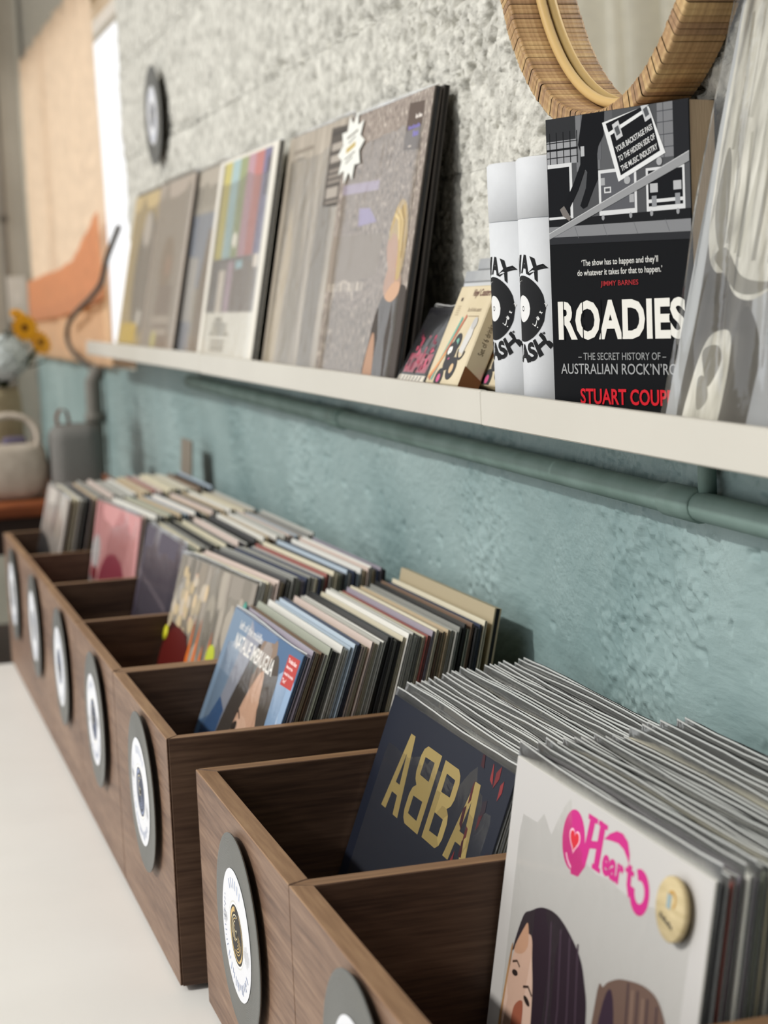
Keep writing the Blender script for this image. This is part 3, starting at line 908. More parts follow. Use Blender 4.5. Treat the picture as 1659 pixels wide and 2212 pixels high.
def art_heart(w, h, t):
    o = sleeve('record_sleeve', w, h, t, '#cfccc4')
    tag(o, 'white record sleeve with magenta title and two dark haired women, nearest crate compartment', 'record', 'records in the near crate, near compartment')
    p = Print(.0003, .5); mg = '#c42a7e'
    p.rect(0, 0, w, h, '#bfbcb8')
    p.ell(.1150, .2515, .0188, .0200, mg, 36); p.poly(heart_shape(.1165, .2520, .0096), '#f0c9d4'); p.poly(heart_shape(.1165, .2520, .0080), '#d22c3a')
    p.ring(.120, .2505, .0185, .0166, '#e3bccb', 215, 330, 18)
    # swash H: tail rises from the round terminal
    p.line([(.116, .2335), (.127, .2345), (.1345, .2420), (.1385, .2550), (.1420, .2720)], .0085, mg); p.rect(.1345, .2710, .1500, .2745, mg)
    p.line([(.1585, .2745), (.1550, .2430)], .0085, mg); p.rect(.1515, .2712, .1660, .2745, mg); p.rect(.1485, .2422, .1620, .2455, mg)
    p.line([(.1385, .2550), (.1570, .2592)], .0050, mg)
    p.poly([(.1625, .2650), (.1700, .2705), (.1800, .2748), (.1890, .2755), (.1975, .2725), (.2020, .2660), (.2030, .2595), (.1985, .2630), (.1925, .2665), (.1840, .2680), (.1740, .2668)], mg)
    p.text('ear', .1635, .2432, .0330, .0135, mg, .04); p.rect(.1985, .2545, .2115, .2575, mg)
    p.ring(.2215, .2480, .0140, .0070, mg, 178, 480, 40, 1.0); p.line([(.2045, .2600), (.2055, .2480), (.2095, .2420)], .0062, mg)
    # first figure: pale face in profile under long dark hair
    p.blob([(.030, 0), (.034, .06), (.028, .10), (.031, .135), (.045, .165), (.075, .19), (.11, .18), (.12, .10), (.11, 0)], '#d2b3a0')
    p.blob([(.028, .11), (.033, .148), (.030, .15), (.022, .09), (.014, .03), (.022, .02)], '#a98055')
    p.blob([(.033, .150), (.045, .178), (.0575, .1860), (.080, .1950), (.1095, .1965), (.1449, .1845), (.160, .168), (.1674, .150), (.172, .10), (.175, 0), (.085, 0), (.083, .08), (.078, .13), (.070, .155), (.064, .17), (.048, .165)], '#2f242c')
    p.blob([(.036, .152), (.050, .172), (.056, .176), (.060, .162), (.050, .153)], '#c79f83')
    for x in (.095, .112, .128, .142): p.line([(x, .19), (x+.010, .14), (x+.012, .0)], .0024, '#473944')
    p.ell(.0425, .137, .0055, .0022, '#2c2320', 14, 10); p.line([(.036, .143), (.044, .146), (.050, .1435)], .0016, '#4a382e')
    p.ell(.069, .126, .0062, .0024, '#2c2320', 14, -12); p.line([(.060, .133), (.069, .136), (.077, .132)], .0018, '#40302a')
    p.blob([(.048, .115), (.062, .123), (.064, .104), (.056, .095), (.046, .098)], '#9b5a44'); p.blob([(.042, .09), (.062, .09), (.06, .07), (.044, .07)], '#813f38')
    # second figure, brown hair
    p.blob([(.172, .0), (.178, .160), (.1877, .1776), (.200, .186), (.2167, .1921), (.2466, .1976), (.268, .193), (.283, .17), (.29, .10), (.288, 0)], '#6b564c')
    p.ell(.198, .09, .017, .090, '#3a2c38', 30)
    for x in (.222, .236, .25, .263): p.line([(x, .192), (x+.006, .14), (x+.008, .0)], .003, '#4b3b3c')
    for x in (.229, .244): p.line([(x, .19), (x+.006, .14), (x+.008, .0)], .002, '#8a7263')
    p.clip(.0005, .0005, w-.0005, h-.0005); p.build('cover_print', o)
    # round wooden price token
    tk = lathe('wooden_token', [(.0004, 0), (.0178, 0), (.0190, .0008), (.0190, .0034), (.0182, .0042), (.0004, .0042)], 40, noise_mat('token_wood', '#b9a77d', '#cdbb92', 40, rough=.6, stretch=(1, 6, 1)), o)
    tk.location = (.2785, -.0040, .2550); tk.rotation_euler = (math.pi/2, 0, 0)
    tk['label'] = 'round pale wooden price token'
    q = Print(.0002, .6); q.map = lambda a, b, yy: (a, b, .0042-yy)
    q.rect(-.004, .0, .001, .009, '#8fa3a6'); q.ring(.002, .006, .0055, .0036, '#b98f45', -60, 150, 18); [q.rect(-.011+.0030*i, -.0075-.0006*i, -.0088+.0030*i, -.0045-.0006*i-(.0008 if i % 2 else 0), '#4a443b') for i in range(6)]
    q.build('token_print', tk)
    cl = box('token_clip', (-.003, -.003, -.0024), (.003, .003, 0), mat('#b5ab90', .6), tk)
    return o

def art_plain(color, label, group, painter):
    def make(w, h, t):
        o = sleeve('record_sleeve', w, h, t, color)
        tag(o, label, 'record', group)
        p = Print(); painter(p, w, h); p.clip(.0005, .0005, w-.0005, h-.0005); p.build('cover_print', o)
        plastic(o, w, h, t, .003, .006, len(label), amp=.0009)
        return o
    return make
def paint_grey(p, w, h):
    p.rect(0, 0, w, h, '#a39a92'); p.poly([(0, 0), (w, 0), (w, .17), (.22, .20), (.10, .225), (0, .228)], '#2e2f31')
    for x, c in ((.06, '#b3aca2'), (.13, '#8f877f'), (.19, '#b0a79a'), (.25, '#9b9389')): p.poly([(x, .24), (x+.05, .235), (x+.06, h), (x+.015, h)], c)
def paint_pink(p, w, h):
    p.rect(0, 0, w, h, '#c08a88'); p.poly([(.10, .12), (.2, .16), (.26, .28), (.18, h), (.10, .25)], '#ad7574')
    p.ell(.16, .17, .10, .065, '#8a2b40'); p.ell(.22, .14, .07, .05, '#5b2030'); p.ell(.03, .225, .030, .028, '#b9b2b0'); p.ell(.028, .165, .03, .03, '#84807e'); p.ell(.03, .19, .022, .012, '#7a1c2a')
def paint_violet(p, w, h):
    p.rect(0, 0, w, h, '#4b4450'); p.poly([(0, .12), (w, .10), (w, .16), (0, .19)], '#3d3744'); p.poly([(0, .235), (w, .20), (w, .21), (0, .24)], '#6a6068'); p.poly([(.2, 0), (w, 0), (w, h), (.26, h)], '#3f3a48')
def paint_fire(p, w, h):
    p.rect(0, 0, w, h, '#8d857a')
    rg = random.Random(4)
    for _ in range(60):
        x = rg.uniform(0, w); z = rg.uniform(.16, h); p.ell(x, z, rg.uniform(.005, .02), rg.uniform(.012, .04), rg.choice(['#7e776c', '#999084', '#6f695f', '#a39a8c', '#8a8072']), 10)
    for _ in range(34):
        p.ell(rg.gauss(.055, .028), rg.gauss(.252, .018), rg.uniform(.004, .012), rg.uniform(.005, .012), rg.choice(['#b9a582', '#c9b28f', '#c6a68e', '#a99a80', '#b8ab98']), 10)
    p.poly([(0, 0), (w, 0), (w, .12), (.17, .13), (.13, .18), (.10, .215), (.03, .222), (0, .22)], '#3a1210'); p.ell(.06, .17, .06, .05, '#571713')
    for x in (.115, .14, .165, .19):
        p.poly([(x-.012, .10), (x+.012, .10), (x+.009, .16), (x+.004, .225+rg.uniform(-.01, .02)), (x-.004, .19)], '#d9702a'); p.poly([(x-.006, .10), (x+.007, .10), (x+.002, .185)], '#f2b34a')
    p.ell(.012, .218, .004, .004, '#d8c8a0'); p.ell(.205, .205, .016, .016, '#b9c23a', 20)
def paint_dots(*a): pass

CR = ['the farthest crate compartment', 'the second compartment from the far end', 'the third compartment from the far end',
      'the compartment just beyond the single crate', 'the single walnut crate', 'the near crate behind gold letters', 'the near crate behind magenta title']
ORD = 'first second third fourth fifth sixth seventh eighth ninth tenth eleventh twelfth thirteenth fourteenth fifteenth sixteenth seventeenth eighteenth nineteenth twentieth'.split()
def ordinal(i): return ORD[i-1] if i <= 20 else ('twenty-'+ORD[i-21] if i < 30 else ('thirtieth' if i == 30 else ('thirty-'+ORD[i-31] if i < 40 else ('fortieth' if i == 40 else 'forty-'+ORD[i-41]))))
RW, RH = .312, .306
row(CR[0], 'records in the farthest compartment', Y5+5*CW-.017, RW, RH+.003, -.381, 13, -.120, 8, 38, 21,
    first=art_plain('#a39a92', 'grey and black record sleeve at the front of the farthest crate compartment', 'records in the farthest compartment', paint_grey),
    seq=[None, 'cream', 'cream', 'white', 'grey', 'charcoal', 'pinkish', 'beige', 'grey', 'brown', 'pale grey', 'pinkish', 'grey', 'white', 'pale grey', None, None, 'white', 'cream', 'beige', 'beige', 'cream'])
row(CR[1], 'records in the second far compartment', Y5+4*CW-.017, RW, RH, -.322, 10, -.116, 8, 34, 22, .07,
    first=art_plain('#c08a88', 'pink and crimson record sleeve in the second compartment from the far end', 'records in the second far compartment', paint_pink),
    seq=[None, 'pinkish', 'pale grey', 'white', 'white', 'white', 'grey', 'cream', 'greyish green', 'pale grey', 'grey', 'beige', 'pale blue', 'pale blue', 'pinkish', 'white'])
row(CR[2], 'records in the third far compartment', Y5+3*CW-.017, RW, RH, -.315, 13.5, -.118, 8, 31, 23, .0,
    first=art_plain('#4b4450', 'dark violet grey record sleeve in the third compartment from the far end', 'records in the third far compartment', paint_violet),
    seq=[None, 'grey', 'greyish green', 'cream', 'grey', 'white', 'black', 'cream', 'greyish green', 'cream', 'charcoal', 'pale grey', 'pinkish', 'mauve', 'lime', 'black', 'charcoal', 'cream', 'white', 'beige', 'brown'] if False else
        [None, 'grey', 'greyish green', 'cream', 'grey', 'white', 'black', 'cream', 'greyish green', 'cream', 'charcoal', 'pale grey', 'pinkish', 'mauve', 'white', 'black', 'charcoal', 'cream', 'white', 'beige', 'brown'])
fire = row(CR[3], 'records in the compartment beyond the single crate', Y5+CW*2-.017, RW, RH+.001, -.342, 17, -.128, 9, 38, 24, .09,
    first=art_plain('#8d857a', 'smoky brown record sleeve with orange flames beyond the single crate', 'records in the compartment beyond the single crate', paint_fire),
    seq=[None, 'white', 'white', 'cream', 'white', 'pinkish', 'pinkish', 'beige', 'charcoal', 'grey', 'grey', 'pale grey', 'greyish green', 'mauve', 'dark blue', 'grey', 'white', 'cream', 'dark blue', 'pale grey'])
st_ = lathe('price_sticker', [(.0003, 0), (.010, 0), (.0104, .0004), (.0003, .0006)], 24, mat('#d5cf2d', .5), fire[0])
st_.location = (.006, -.0012, .205); st_.rotation_euler = (math.pi/2, 0, 0); st_['label'] = 'round yellow sticker'
r5 = row(CR[4], 'records in the single crate', Y5+CW-.0175, RW-.002, .300, -.3715, 22, -.142, 12.5, 46, 25,
    first=art_portrait_blue,
    seq=[None, 'mauve', 'mauve', 'beige', 'brown', 'pale grey', 'greyish green', 'charcoal', 'grey', 'white', 'white', 'pale blue', 'pale blue', 'dark blue', 'pinkish', 'cream', 'pinkish', 'cream', 'pale grey', 'white', 'black',
         'charcoal', 'grey', 'black', 'cream', 'white', 'pale grey', 'white', 'grey', 'cream', 'red', 'mauve', 'cream', 'brown', 'beige', 'beige'])
for o in r5[-1:]:
    o['label'] = 'thick tan boxed record at the back of the single crate'
    o.data.materials[0] = mat('#a4977b', .6); o.scale = (1, 3.2, 1.035); o.location.x += .005
ts = lathe('price_sticker', [(.0003, 0), (.008, 0), (.0084, .0004), (.0003, .0006)], 24, mat('#4d9c8c', .5), r5[1])
ts.location = (.022, -.0001, .300); ts.rotation_euler = (math.pi/2, 0, 0); ts['label'] = 'round teal sticker'
r6 = row(CR[5], 'records in the near crate, far compartment', 1.5765, .3140, .272, -.295, 21, -.118, 9, 30, 26, z=.0165, t_rng=(.0019, .0025),
    first=art_gold_letters, plast=True,
    seq=[None, 'pale grey', 'white', 'pale grey', 'cream', 'white', 'greyish green', 'cream', 'white', 'cream', 'pale grey', 'white', 'white', 'greyish green', 'cream', 'white', 'grey', 'pale grey', 'white', 'cream', 'white', 'white', 'pale grey', 'cream', 'white', 'white', 'pale grey'])
r7 = row(CR[6], 'records in the near crate, near compartment', 1.2290, .3146, .282, -.254, 9.3, -.104, 6, 29, 27, z=.0165, t_rng=(.0023, .0030),
    first=art_heart, plast=True,
    seq=[None, 'charcoal', 'red', 'mauve', 'white', 'mauve', 'greyish green', 'cream', 'white', 'pale grey', 'white', 'cream', 'pale grey', 'white', 'white', 'grey', 'white', 'pale grey', 'cream', 'white'])
# divider cards at the back of the farthest compartment
dc = sleeve('divider_card', .10, .372, .003, '#7d7468', '#7d7468'); dc.location = (-.094, Y5+5*CW-.020, .0165); dc.rotation_euler = (-R(4), 0, -math.pi/2)
tag(dc, 'tall grey brown divider card at the back of the farthest compartment', 'card')

# ================================================================== SHELF
M_SHELF = noise_mat('white_lacquer', '#bfbbb0', '#c6c2b7', 3, rough=.4, spec=.35)
BX = -.12
def zs(y):
    if y > 2.849: return .5520+(y-2.849)*.0043
    return .5433+(y-1.9)*.0078
def ledge(y0, y1, label, dz=0.0):
    """three sloped boards: front lip, bottom, back"""
    e = empty('picture_ledge', (XW-.04, (y0+y1)/2, zs((y0+y1)/2)-.03))
    tag(e, label, 'shelf', 'white picture ledges on the wall')
    za, zb = zs(y0)+dz, zs(min(y1, 2.8489) if y0 < 2.84 else y1)+dz
    def brd(nm, x0, x1, lo, hi):
        V = [(x, y, z) for y, zt in ((y0, za), (y1, zb)) for x in (x0, x1) for z in (zt-lo, zt-hi)]
        Fc = [(0, 1, 3, 2), (4, 6, 7, 5), (0, 4, 5, 1), (2, 3, 7, 6), (0, 2, 6, 4), (1, 5, 7, 3)]
        o = mesh_obj(nm, V, Fc, M_SHELF)
        bm = bmesh.new(); bm.from_mesh(o.data); bmesh.ops.recalc_face_normals(bm, faces=bm.faces[:]); bm.to_mesh(o.data); bm.free()
        adopt(bev(o, .0012), e)
    brd('front_lip', BX, BX+.0075, .0303, 0)
    brd('bottom_board', BX+.0075, XW-.0095, .0240, .0105)
    brd('back_board', XW-.0095, XW-.0035, .0400, .0105)
    return e
ledge(.55, 1.5352, 'white picture ledge nearest the camera holding the book and silver sleeve')
ledge(1.5364, 2.8484, 'middle white picture ledge holding the striped sleeve', .0004)
ledge(2.8496, 4.21, 'far white picture ledge ending at the window')

def at_shelf(y, x): return (x, y, zs(y)-.0100)

# ---- record sleeves on the ledges -----------------------------------------
def ledge_lp(label, yfar, ynear, x, lean, h, t, base, painter, sleeve_up=.004, second=None, sd=0):
    w = yfar-ynear
    o = sleeve('record_sleeve', w, h, t, base, '#0c0c0c')
    tag(o, label, 'record', 'record sleeves on the ledges')
    o.location = (x, yfar, max(zs(yfar), zs(ynear), zs(2.8489) if ynear < 2.84 < yfar else 0)-.0098+t*math.sin(R(lean))+.0004); o.rotation_euler = (-R(lean), 0, -math.pi/2)
    p = Print(); painter(p, w, h); p.clip(.0005, .0005, w-.0005, h-.0005); p.build('cover_print', o)
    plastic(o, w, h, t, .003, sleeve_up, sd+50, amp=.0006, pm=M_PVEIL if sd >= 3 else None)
    return o
def mott(name, cs, sc, stretch):
    m = bpy.data.materials.new(name)
    nt, b, N, L = nodes(m)
    tc = N('ShaderNodeTexCoord'); mp = N('ShaderNodeMapping'); mp.inputs['Scale'].default_value = stretch
    n = N('ShaderNodeTexNoise'); n.inputs['Scale'].default_value = sc; n.inputs['Detail'].default_value = 3
    L(tc.outputs['Object'], mp.inputs[0]); L(mp.outputs[0], n.inputs['Vector'])
    r = N('ShaderNodeValToRGB'); el = r.color_ramp.elements
    el[0].position = .32; el[0].color = lin(cs[0]); el[1].position = .70; el[1].color = lin(cs[-1])
    for i, c in enumerate(cs[1:-1]): e = el.new(.32+.38*(i+1)/(len(cs)-1)); e.color = lin(c)
    L(n.outputs[0], r.inputs[0]); L(r.outputs[0], b.inputs['Base Color']); b.inputs['Roughness'].default_value = .4
    return m
M_CROWD = mott('crowd_print', ['#54483f', '#7f7166', '#96887c', '#d2c6b9'], 190, (1.3, 1, .7))
M_CROWD2 = mott('crowd_print_dark', ['#54483f', '#776a5e', '#8f8275', '#bfb2a2'], 150, (1.3, 1, .7))
M_BLURB = mott('sepia_print', ['#857a6a', '#9a8f7f', '#a89d8d', '#b9ae9e'], 9, (5, 1, .7))

def p_crowd(p, w, h):
    o_ = w-.315   # artwork measured from the near edge
    p.rect(0, 0, w, h, M_CROWD)
    p.rect(0, .20+.02, w, h, '#a4978c') if False else None
    p.poly([(0, 0), (.20+o_, 0), (.19+o_, .085), (.10+o_, .075), (0, .09)], M_CROWD2)
    p.poly([(0, .100), (.19+o_, .115), (.20+o_, .160), (0, .165)], '#8a7d70')
    p.ring(.06+o_, .075, .052, .047, '#b9ad9f', 20, 165, 24, .7)
    for i in range(9): p.rect(.0+.018*i+o_*.5, .098, .012+.018*i+o_*.5, .108, ('#a89c8e', '#c0b4a5')[i % 2])
    p.poly([(.0+o_, .225), (.155+o_, .221), (.155+o_, .210), (.0+o_, .213)], '#a79bab'); p.poly([(.085+o_, .193), (.13+o_, .191), (.165+o_, .174), (.09+o_, .172)], '#9a8fae')
    # figure at the near edge: fair hair, dark clothes
    X_ = lambda pts: [(a+o_, b) for a, b in pts]
    p.blob(X_([(.192, -.01), (.200, .040), (.212, .072), (.240, .096), (.275, .100), (.315, .095), (.33, .03), (.32, -.02)]), '#3b322c')
    p.blob(X_([(.228, .100), (.236, .120), (.252, .128), (.280, .118), (.290, .098), (.262, .086), (.240, .088)]), '#b08a70')
    p.blob(X_([(.222, .150), (.229, .128), (.245, .116), (.266, .122), (.272, .150), (.250, .168)]), '#b48f76')
    p.blob(X_([(.224, .158), (.236, .182), (.254, .193), (.274, .187), (.287, .166), (.291, .138), (.284, .112), (.270, .108), (.266, .130), (.258, .150), (.240, .158), (.231, .150)]), '#b39b6c')
    p.line(X_([(.236, .178), (.252, .172), (.262, .150)]), .004, '#d0bb8c'); p.line(X_([(.258, .186), (.274, .168), (.279, .130)]), .0045, '#8f7850'); p.line(X_([(.246, .184), (.268, .170), (.273, .138)]), .003, '#c9b385')
    p.blob(X_([(.192, .0), (.198, .030), (.210, .050), (.220, .046), (.226, .020), (.224, -.01)]), '#a9846b')
    p.blob(X_([(.238, .090), (.262, .104), (.287, .104), (.286, .092), (.262, .084)]), '#c09a7e')
    # brown credit panel
    p.poly([(.2310+o_, .2464), (.2885+o_, .2435), (.2872+o_, .2940), (.2330+o_, .2965)], '#55463d')
    [p.rect(.262+o_+a, .2775, .262+o_+b, .2775+c, '#efe7de') for a, b, c in ((0, .002, .0048), (.003, .0055, .003), (.0065, .0085, .003), (.011, .0135, .0048), (.0145, .017, .003), (.018, .0215, .003))]
    [p.rect(.240+o_+.0042*i, .2672, .2432+o_+.0042*i, .2672+(.0045 if i % 4 == 0 else .0032), '#7a72b4') for i in range(10)]
    [p.rect(.260+o_+.0050*i, .2585, .2638+o_+.0050*i, .2585+(.0065 if i == 0 else .0048), '#7a72b4') for i in range(4)]
    p.rect(.249+o_, .2482, .260+o_, .2496, '#cfc5bb')
def p_sepia(p, w, h):
    p.rect(0, 0, w, h, M_BLURB)
    p.poly([(.20, 0), (.27, 0), (.275, .19), (.25, .25), (.215, .2), (.20, .1)], '#7c7264'); p.ell(.245, .235, .02, .03, '#8d8272')
    p.poly([(.02, 0), (.07, 0), (.09, .16), (.06, .22)], '#b7a88f'); p.poly([(.10, 0), (.15, 0), (.14, .22), (.11, .26)], '#8e8474')
    p.rect(.03, .285, .14, .291, '#857b6d'); p.rect(.03, .275, .10, .279, '#857b6d')
def p_stripes(p, w, h):
    k = w/.405
    p.rect(0, 0, w, h, '#d9d4c8'); p.rect(.028*k, .070, .372*k, .302, '#7e7874')
    for a, b, c in ((.042, .10, '#b9ae68'), (.10, .16, '#9db3b2'), (.16, .215, '#919872'), (.215, .265, '#b08c94'), (.265, .322, '#b2746e'), (.322, .366, '#75708a')): p.rect(a*k, .152, b*k, .302, c)
    for a, b, c, z0, z1 in ((.042, .09, '#6f6a66', .070, .152), (.10, .145, '#c9bfb2', .070, .134), (.16, .20, '#a68f97', .070, .152), (.20, .31, '#75695f', .070, .152), (.31, .366, '#7f7469', .070, .142), (.215, .262, '#9bb5b9', .134, .152), (.335, .366, '#d9cfc2', .134, .152)): p.rect(a*k, z0, b*k, z1, c)
    p.rect(.042*k, .146, .31*k, .152, '#6f6a66'); p.ell(.185*k, .178, .016, .012, '#e6e0d4', 18)
    p.rect(.115*k, .056, .165*k, .062, '#8e887b')
    for z in (.049, .042, .035): p.rect((.10 if z > .04 else .085)*k, z, (.205 if z > .04 else .225)*k, z+.005, '#8e887b')
    for z in (.024, .017, .011): p.rect(.10*k, z, .205*k, z+.0045, '#938c7f')
    p.poly([(.348*k, .235), (.366*k, .235), (.366*k, .292), (.348*k, .286)], '#57525a')
def p_blue(p, w, h):
    p.rect(0, 0, w, h, '#a59c8e'); p.rect(0, .11, w*.95, .235, '#8f939c'); p.poly([(0, .03), (w*.45, .03), (w*.5, .16), (0, .17)], '#b5afa8'); p.poly([(w*.55, 0), (w, 0), (w, .19), (w*.72, .21), (w*.58, .12)], '#877868')
    p.rect(0, 0, w*.5, .055, '#97979b'); p.rect(w*.86, .01, w*.98, .05, '#667089'); p.rect(0, .235, w, .247, '#b2a99b'); p.rect(w*.83, 0, w*.87, h, '#b0a698')
def p_beige(p, w, h):
    p.rect(0, 0, w, h, '#a3978a'); p.ell(w*.5, .16, .07, .05, '#94826f'); p.ell(w*.55, .155, .028, .02, '#a88b76'); p.poly([(w*.3, 0), (w*.8, 0), (w*.75, .12), (w*.35, .12)], '#8d7d70')
    p.rect(w*.25, .05, w*.8, .065, '#b3a698'); p.rect(w*.3, .03, w*.75, .042, '#b3a698'); p.ell(w*.4, .022, .03, .016, '#c6bd82'); p.rect(0, 0, .014, h, '#887c6f')
def p_oval(p, w, h):
    p.rect(0, 0, w, h, '#b7a37a'); p.ell(w*.60, .145, .115, .125, '#7d756b'); p.ell(w*.66, .13, .095, .105, '#8d8378'); p.ell(w*.55, .235, .05, .035, '#c9bfb4')
    p.rect(.03, .010, w*.62, .050, '#d6b84a'); p.ell(w*.62, .06, .028, .016, '#cfc8bd')
lp_r6 = ledge_lp('yellowish record sleeve with dark oval picture at the far end of the shelf', 3.885, 3.50, -.1000, 11.5, .309, .004, '#a89a82', p_oval, .010, sd=6)
lp_r5 = ledge_lp('beige record sleeve second from the far end of the shelf', 3.528, 3.165, -.1085, 11.5, .311, .004, '#8c7f72', p_beige, .010, sd=5)
lp_r4 = ledge_lp('grey blue record sleeve just beyond the striped one on the shelf', 3.215, 2.935, -.0990, 11.0, .310, .004, '#9a9184', p_blue, .008, sd=4)
lp_r3 = ledge_lp('record sleeve with coloured television test stripes on the shelf', 2.930, 2.525, -.1095, 10.8, .307, .008, '#d9d4c8', p_stripes, .004, sd=3)
lp_r2 = ledge_lp('sepia record sleeve with dark text sticker between stripes and crowd photo', 2.512, 2.190, -.0975, 10.8, .311, .005, '#8c8273', p_sepia, .005, sd=2)
lp_r1b = sleeve('record_sleeve', .326, .306, .006, '#38332f', '#16120f')
tag(lp_r1b, 'dark record sleeve leaning directly behind the brown crowd photo sleeve', 'record', 'record sleeves on the ledges')
lp_r1b.location = (-.0930, 2.165, zs(2.165)-.0085); lp_r1b.rotation_euler = (-R(10.0), 0, -math.pi/2)
lp_r1 = ledge_lp('brown crowd photo record sleeve with white starburst sticker at the shelf middle', 2.1765, 1.8415, -.1074, 11.0, .306, .0075, '#57504a', p_crowd, .004, sd=1)
# dark text sticker on the sepia sleeve
p = Print(.0021); 
p.poly([(.235, .2050), (.318, .2020), (.318, .2990), (.235, .3020)], '#4e4740')
for i, (z, hh, ww) in enumerate(((.272, .009, .05), (.257, .009, .05), (.245, .004, .06), (.238, .004, .06), (.231, .004, .06), (.213, .013, .055), (.2065, .003, .06))): p.rect(.246, z, .246+ww, z+hh, '#a39a8f' if hh > .005 else '#867d73')
p.rect(.238, .291, .314, .296, '#3d3732')
s2 = p.build('text_sticker', lp_r2)
# starburst sticker
p = Print(.0022)
pts = []
for i in range(20):
    a = R(18*i+6); r_ = (.050 if i % 2 == 0 else .034)
    pts.append((.036+r_*1.15*math.cos(a), .268+r_*.86*math.sin(a)))
p.poly(pts, '#deded6')
for z0, x0, x1, t_, c_ in ((.281, .012, .058, .0028, '#77736a'), (.2745, .022, .050, .0022, '#77736a'), (.2655, .016, .054, .0060, '#b79f58'), (.2560, .014, .056, .0022, '#77736a'), (.2505, .020, .048, .0022, '#77736a')):
    p.line([(x0, z0), ((x0+x1)/2, z0+.003), (x1, z0+.0065)], t_, c_)
p.build('starburst_sticker', lp_r1)

# ---- silver sleeve nearest the camera -------------------------------------
M_SUIT = mott('white_suit_print', ['#7e7a71', '#b4b0a4', '#cbc7bb', '#dedacf'], 20, (2.6, 1, .8))
M_TROUSER = mott('dark_cloth_print', ['#37342f', '#47433e', '#55514a', '#6a655d'], 24, (2.0, 1, .7))
def silver_sleeve():
    w, h, t = .318, .300, .004
    o = sleeve('record_sleeve', w, h, t, '#b9b9b7', '#151515')
    tag(o, 'large black and white sleeve of a figure in a white suit under shiny plastic', 'record', 'record sleeves on the ledges')
    o.location = (-.1055, 1.1900, zs(1.197)-.0095+.0010); o.rotation_euler = (-R(13.4), 0, -math.pi/2)
    p = Print(.0003, .3)
    p.rect(0, 0, w, h, '#9c9c9b'); p.poly([(0, 0), (.026, 0), (.028, .12), (.012, .2), (.004, h), (0, h)], '#a5a6a6')
    dk = '#4b4843'
    p.blob([(.024, -.01), (.110, -.01), (.104, .05), (.094, .10), (.075, .15), (.035, .19), (.018, .15), (.020, .08)], M_TROUSER)
    p.blob([(.012, .150), (.022, .118), (.036, .106), (.052, .104), (.070, .090), (.096, .086), (.125, .094), (.165, .100), (.175, .20), (.17, h+.01), (.02, h+.01), (.006, .25)], M_SUIT)
    p.blob([(.030, .116), (.046, .122), (.074, .103), (.104, .098), (.128, .098), (.100, .090), (.072, .092), (.050, .104)], '#7b776d')
    for a, b, c_, t_ in (((.046, .125), (.036, .205), '#8f8b80', .006), ((.060, .118), (.052, .20), '#a5a194', .004), ((.066, .115), (.072, .235), '#b5b1a4', .007), ((.088, .112), (.078, .27), '#8a867b', .006), ((.110, .110), (.104, .24), '#989488', .005), ((.028, .19), (.020, .285), '#9a968a', .005), ((.046, .21), (.050, .29), '#a8a498', .006)):
        p.line([a, ((a[0]+b[0])/2+.004, (a[1]+b[1])/2), b], t_, c_)
    p.blob([(.018, .150), (.034, .122), (.042, .128), (.030, .180), (.020, .190)], '#807c72')
    p.blob([(.030, -.005), (.031, .030), (.042, .058), (.060, .066), (.077, .062), (.082, .03), (.074, -.005)], M_SUIT)
    p.blob([(.040, .052), (.048, .036), (.058, .028), (.070, .046), (.060, .056)], '#7b776d'); p.blob([(.040, .032), (.047, .012), (.060, .020), (.050, .034)], '#88847a')
    p.blob([(.082, -.01), (.120, -.01), (.121, .05), (.100, .078), (.086, .078), (.091, .04)], dk); p.poly([(.120, 0), (w, 0), (w, h), (.172, h), (.166, .12), (.125, .078)], '#98999a')
    p.clip(.0005, .0005, w-.0005, h-.0005); p.build('cover_print', o)
    # loose shiny bag with strong folds
    V = []; Fc = []; nx, nz = 120, 40
    for i in range(nx+1):
        u_ = -.004+(w+.008)*i/nx
        for k in range(nz+1):
            v_ = (h+.006)*k/nz
            s_ = u_+.10*(v_-.15)*(.9 if u_ > .03 else .35)
            y = -.0022-.0068*max(0, math.sin(s_*105+.6))**3*min(1, max(0, v_-.03)/.12)-.0030*math.sin(s_*52+v_*9)**2*min(1, v_/.06)
            V.append((u_, y, v_))
    for i in range(nx):
        for k in range(nz):
            a = i*(nz+1)+k; Fc.append((a, a+nz+1, a+nz+2, a+1))
    mesh_obj('plastic_cover', V, Fc, M_PSHINY, o, smooth=True)
    return o
silver_sleeve()

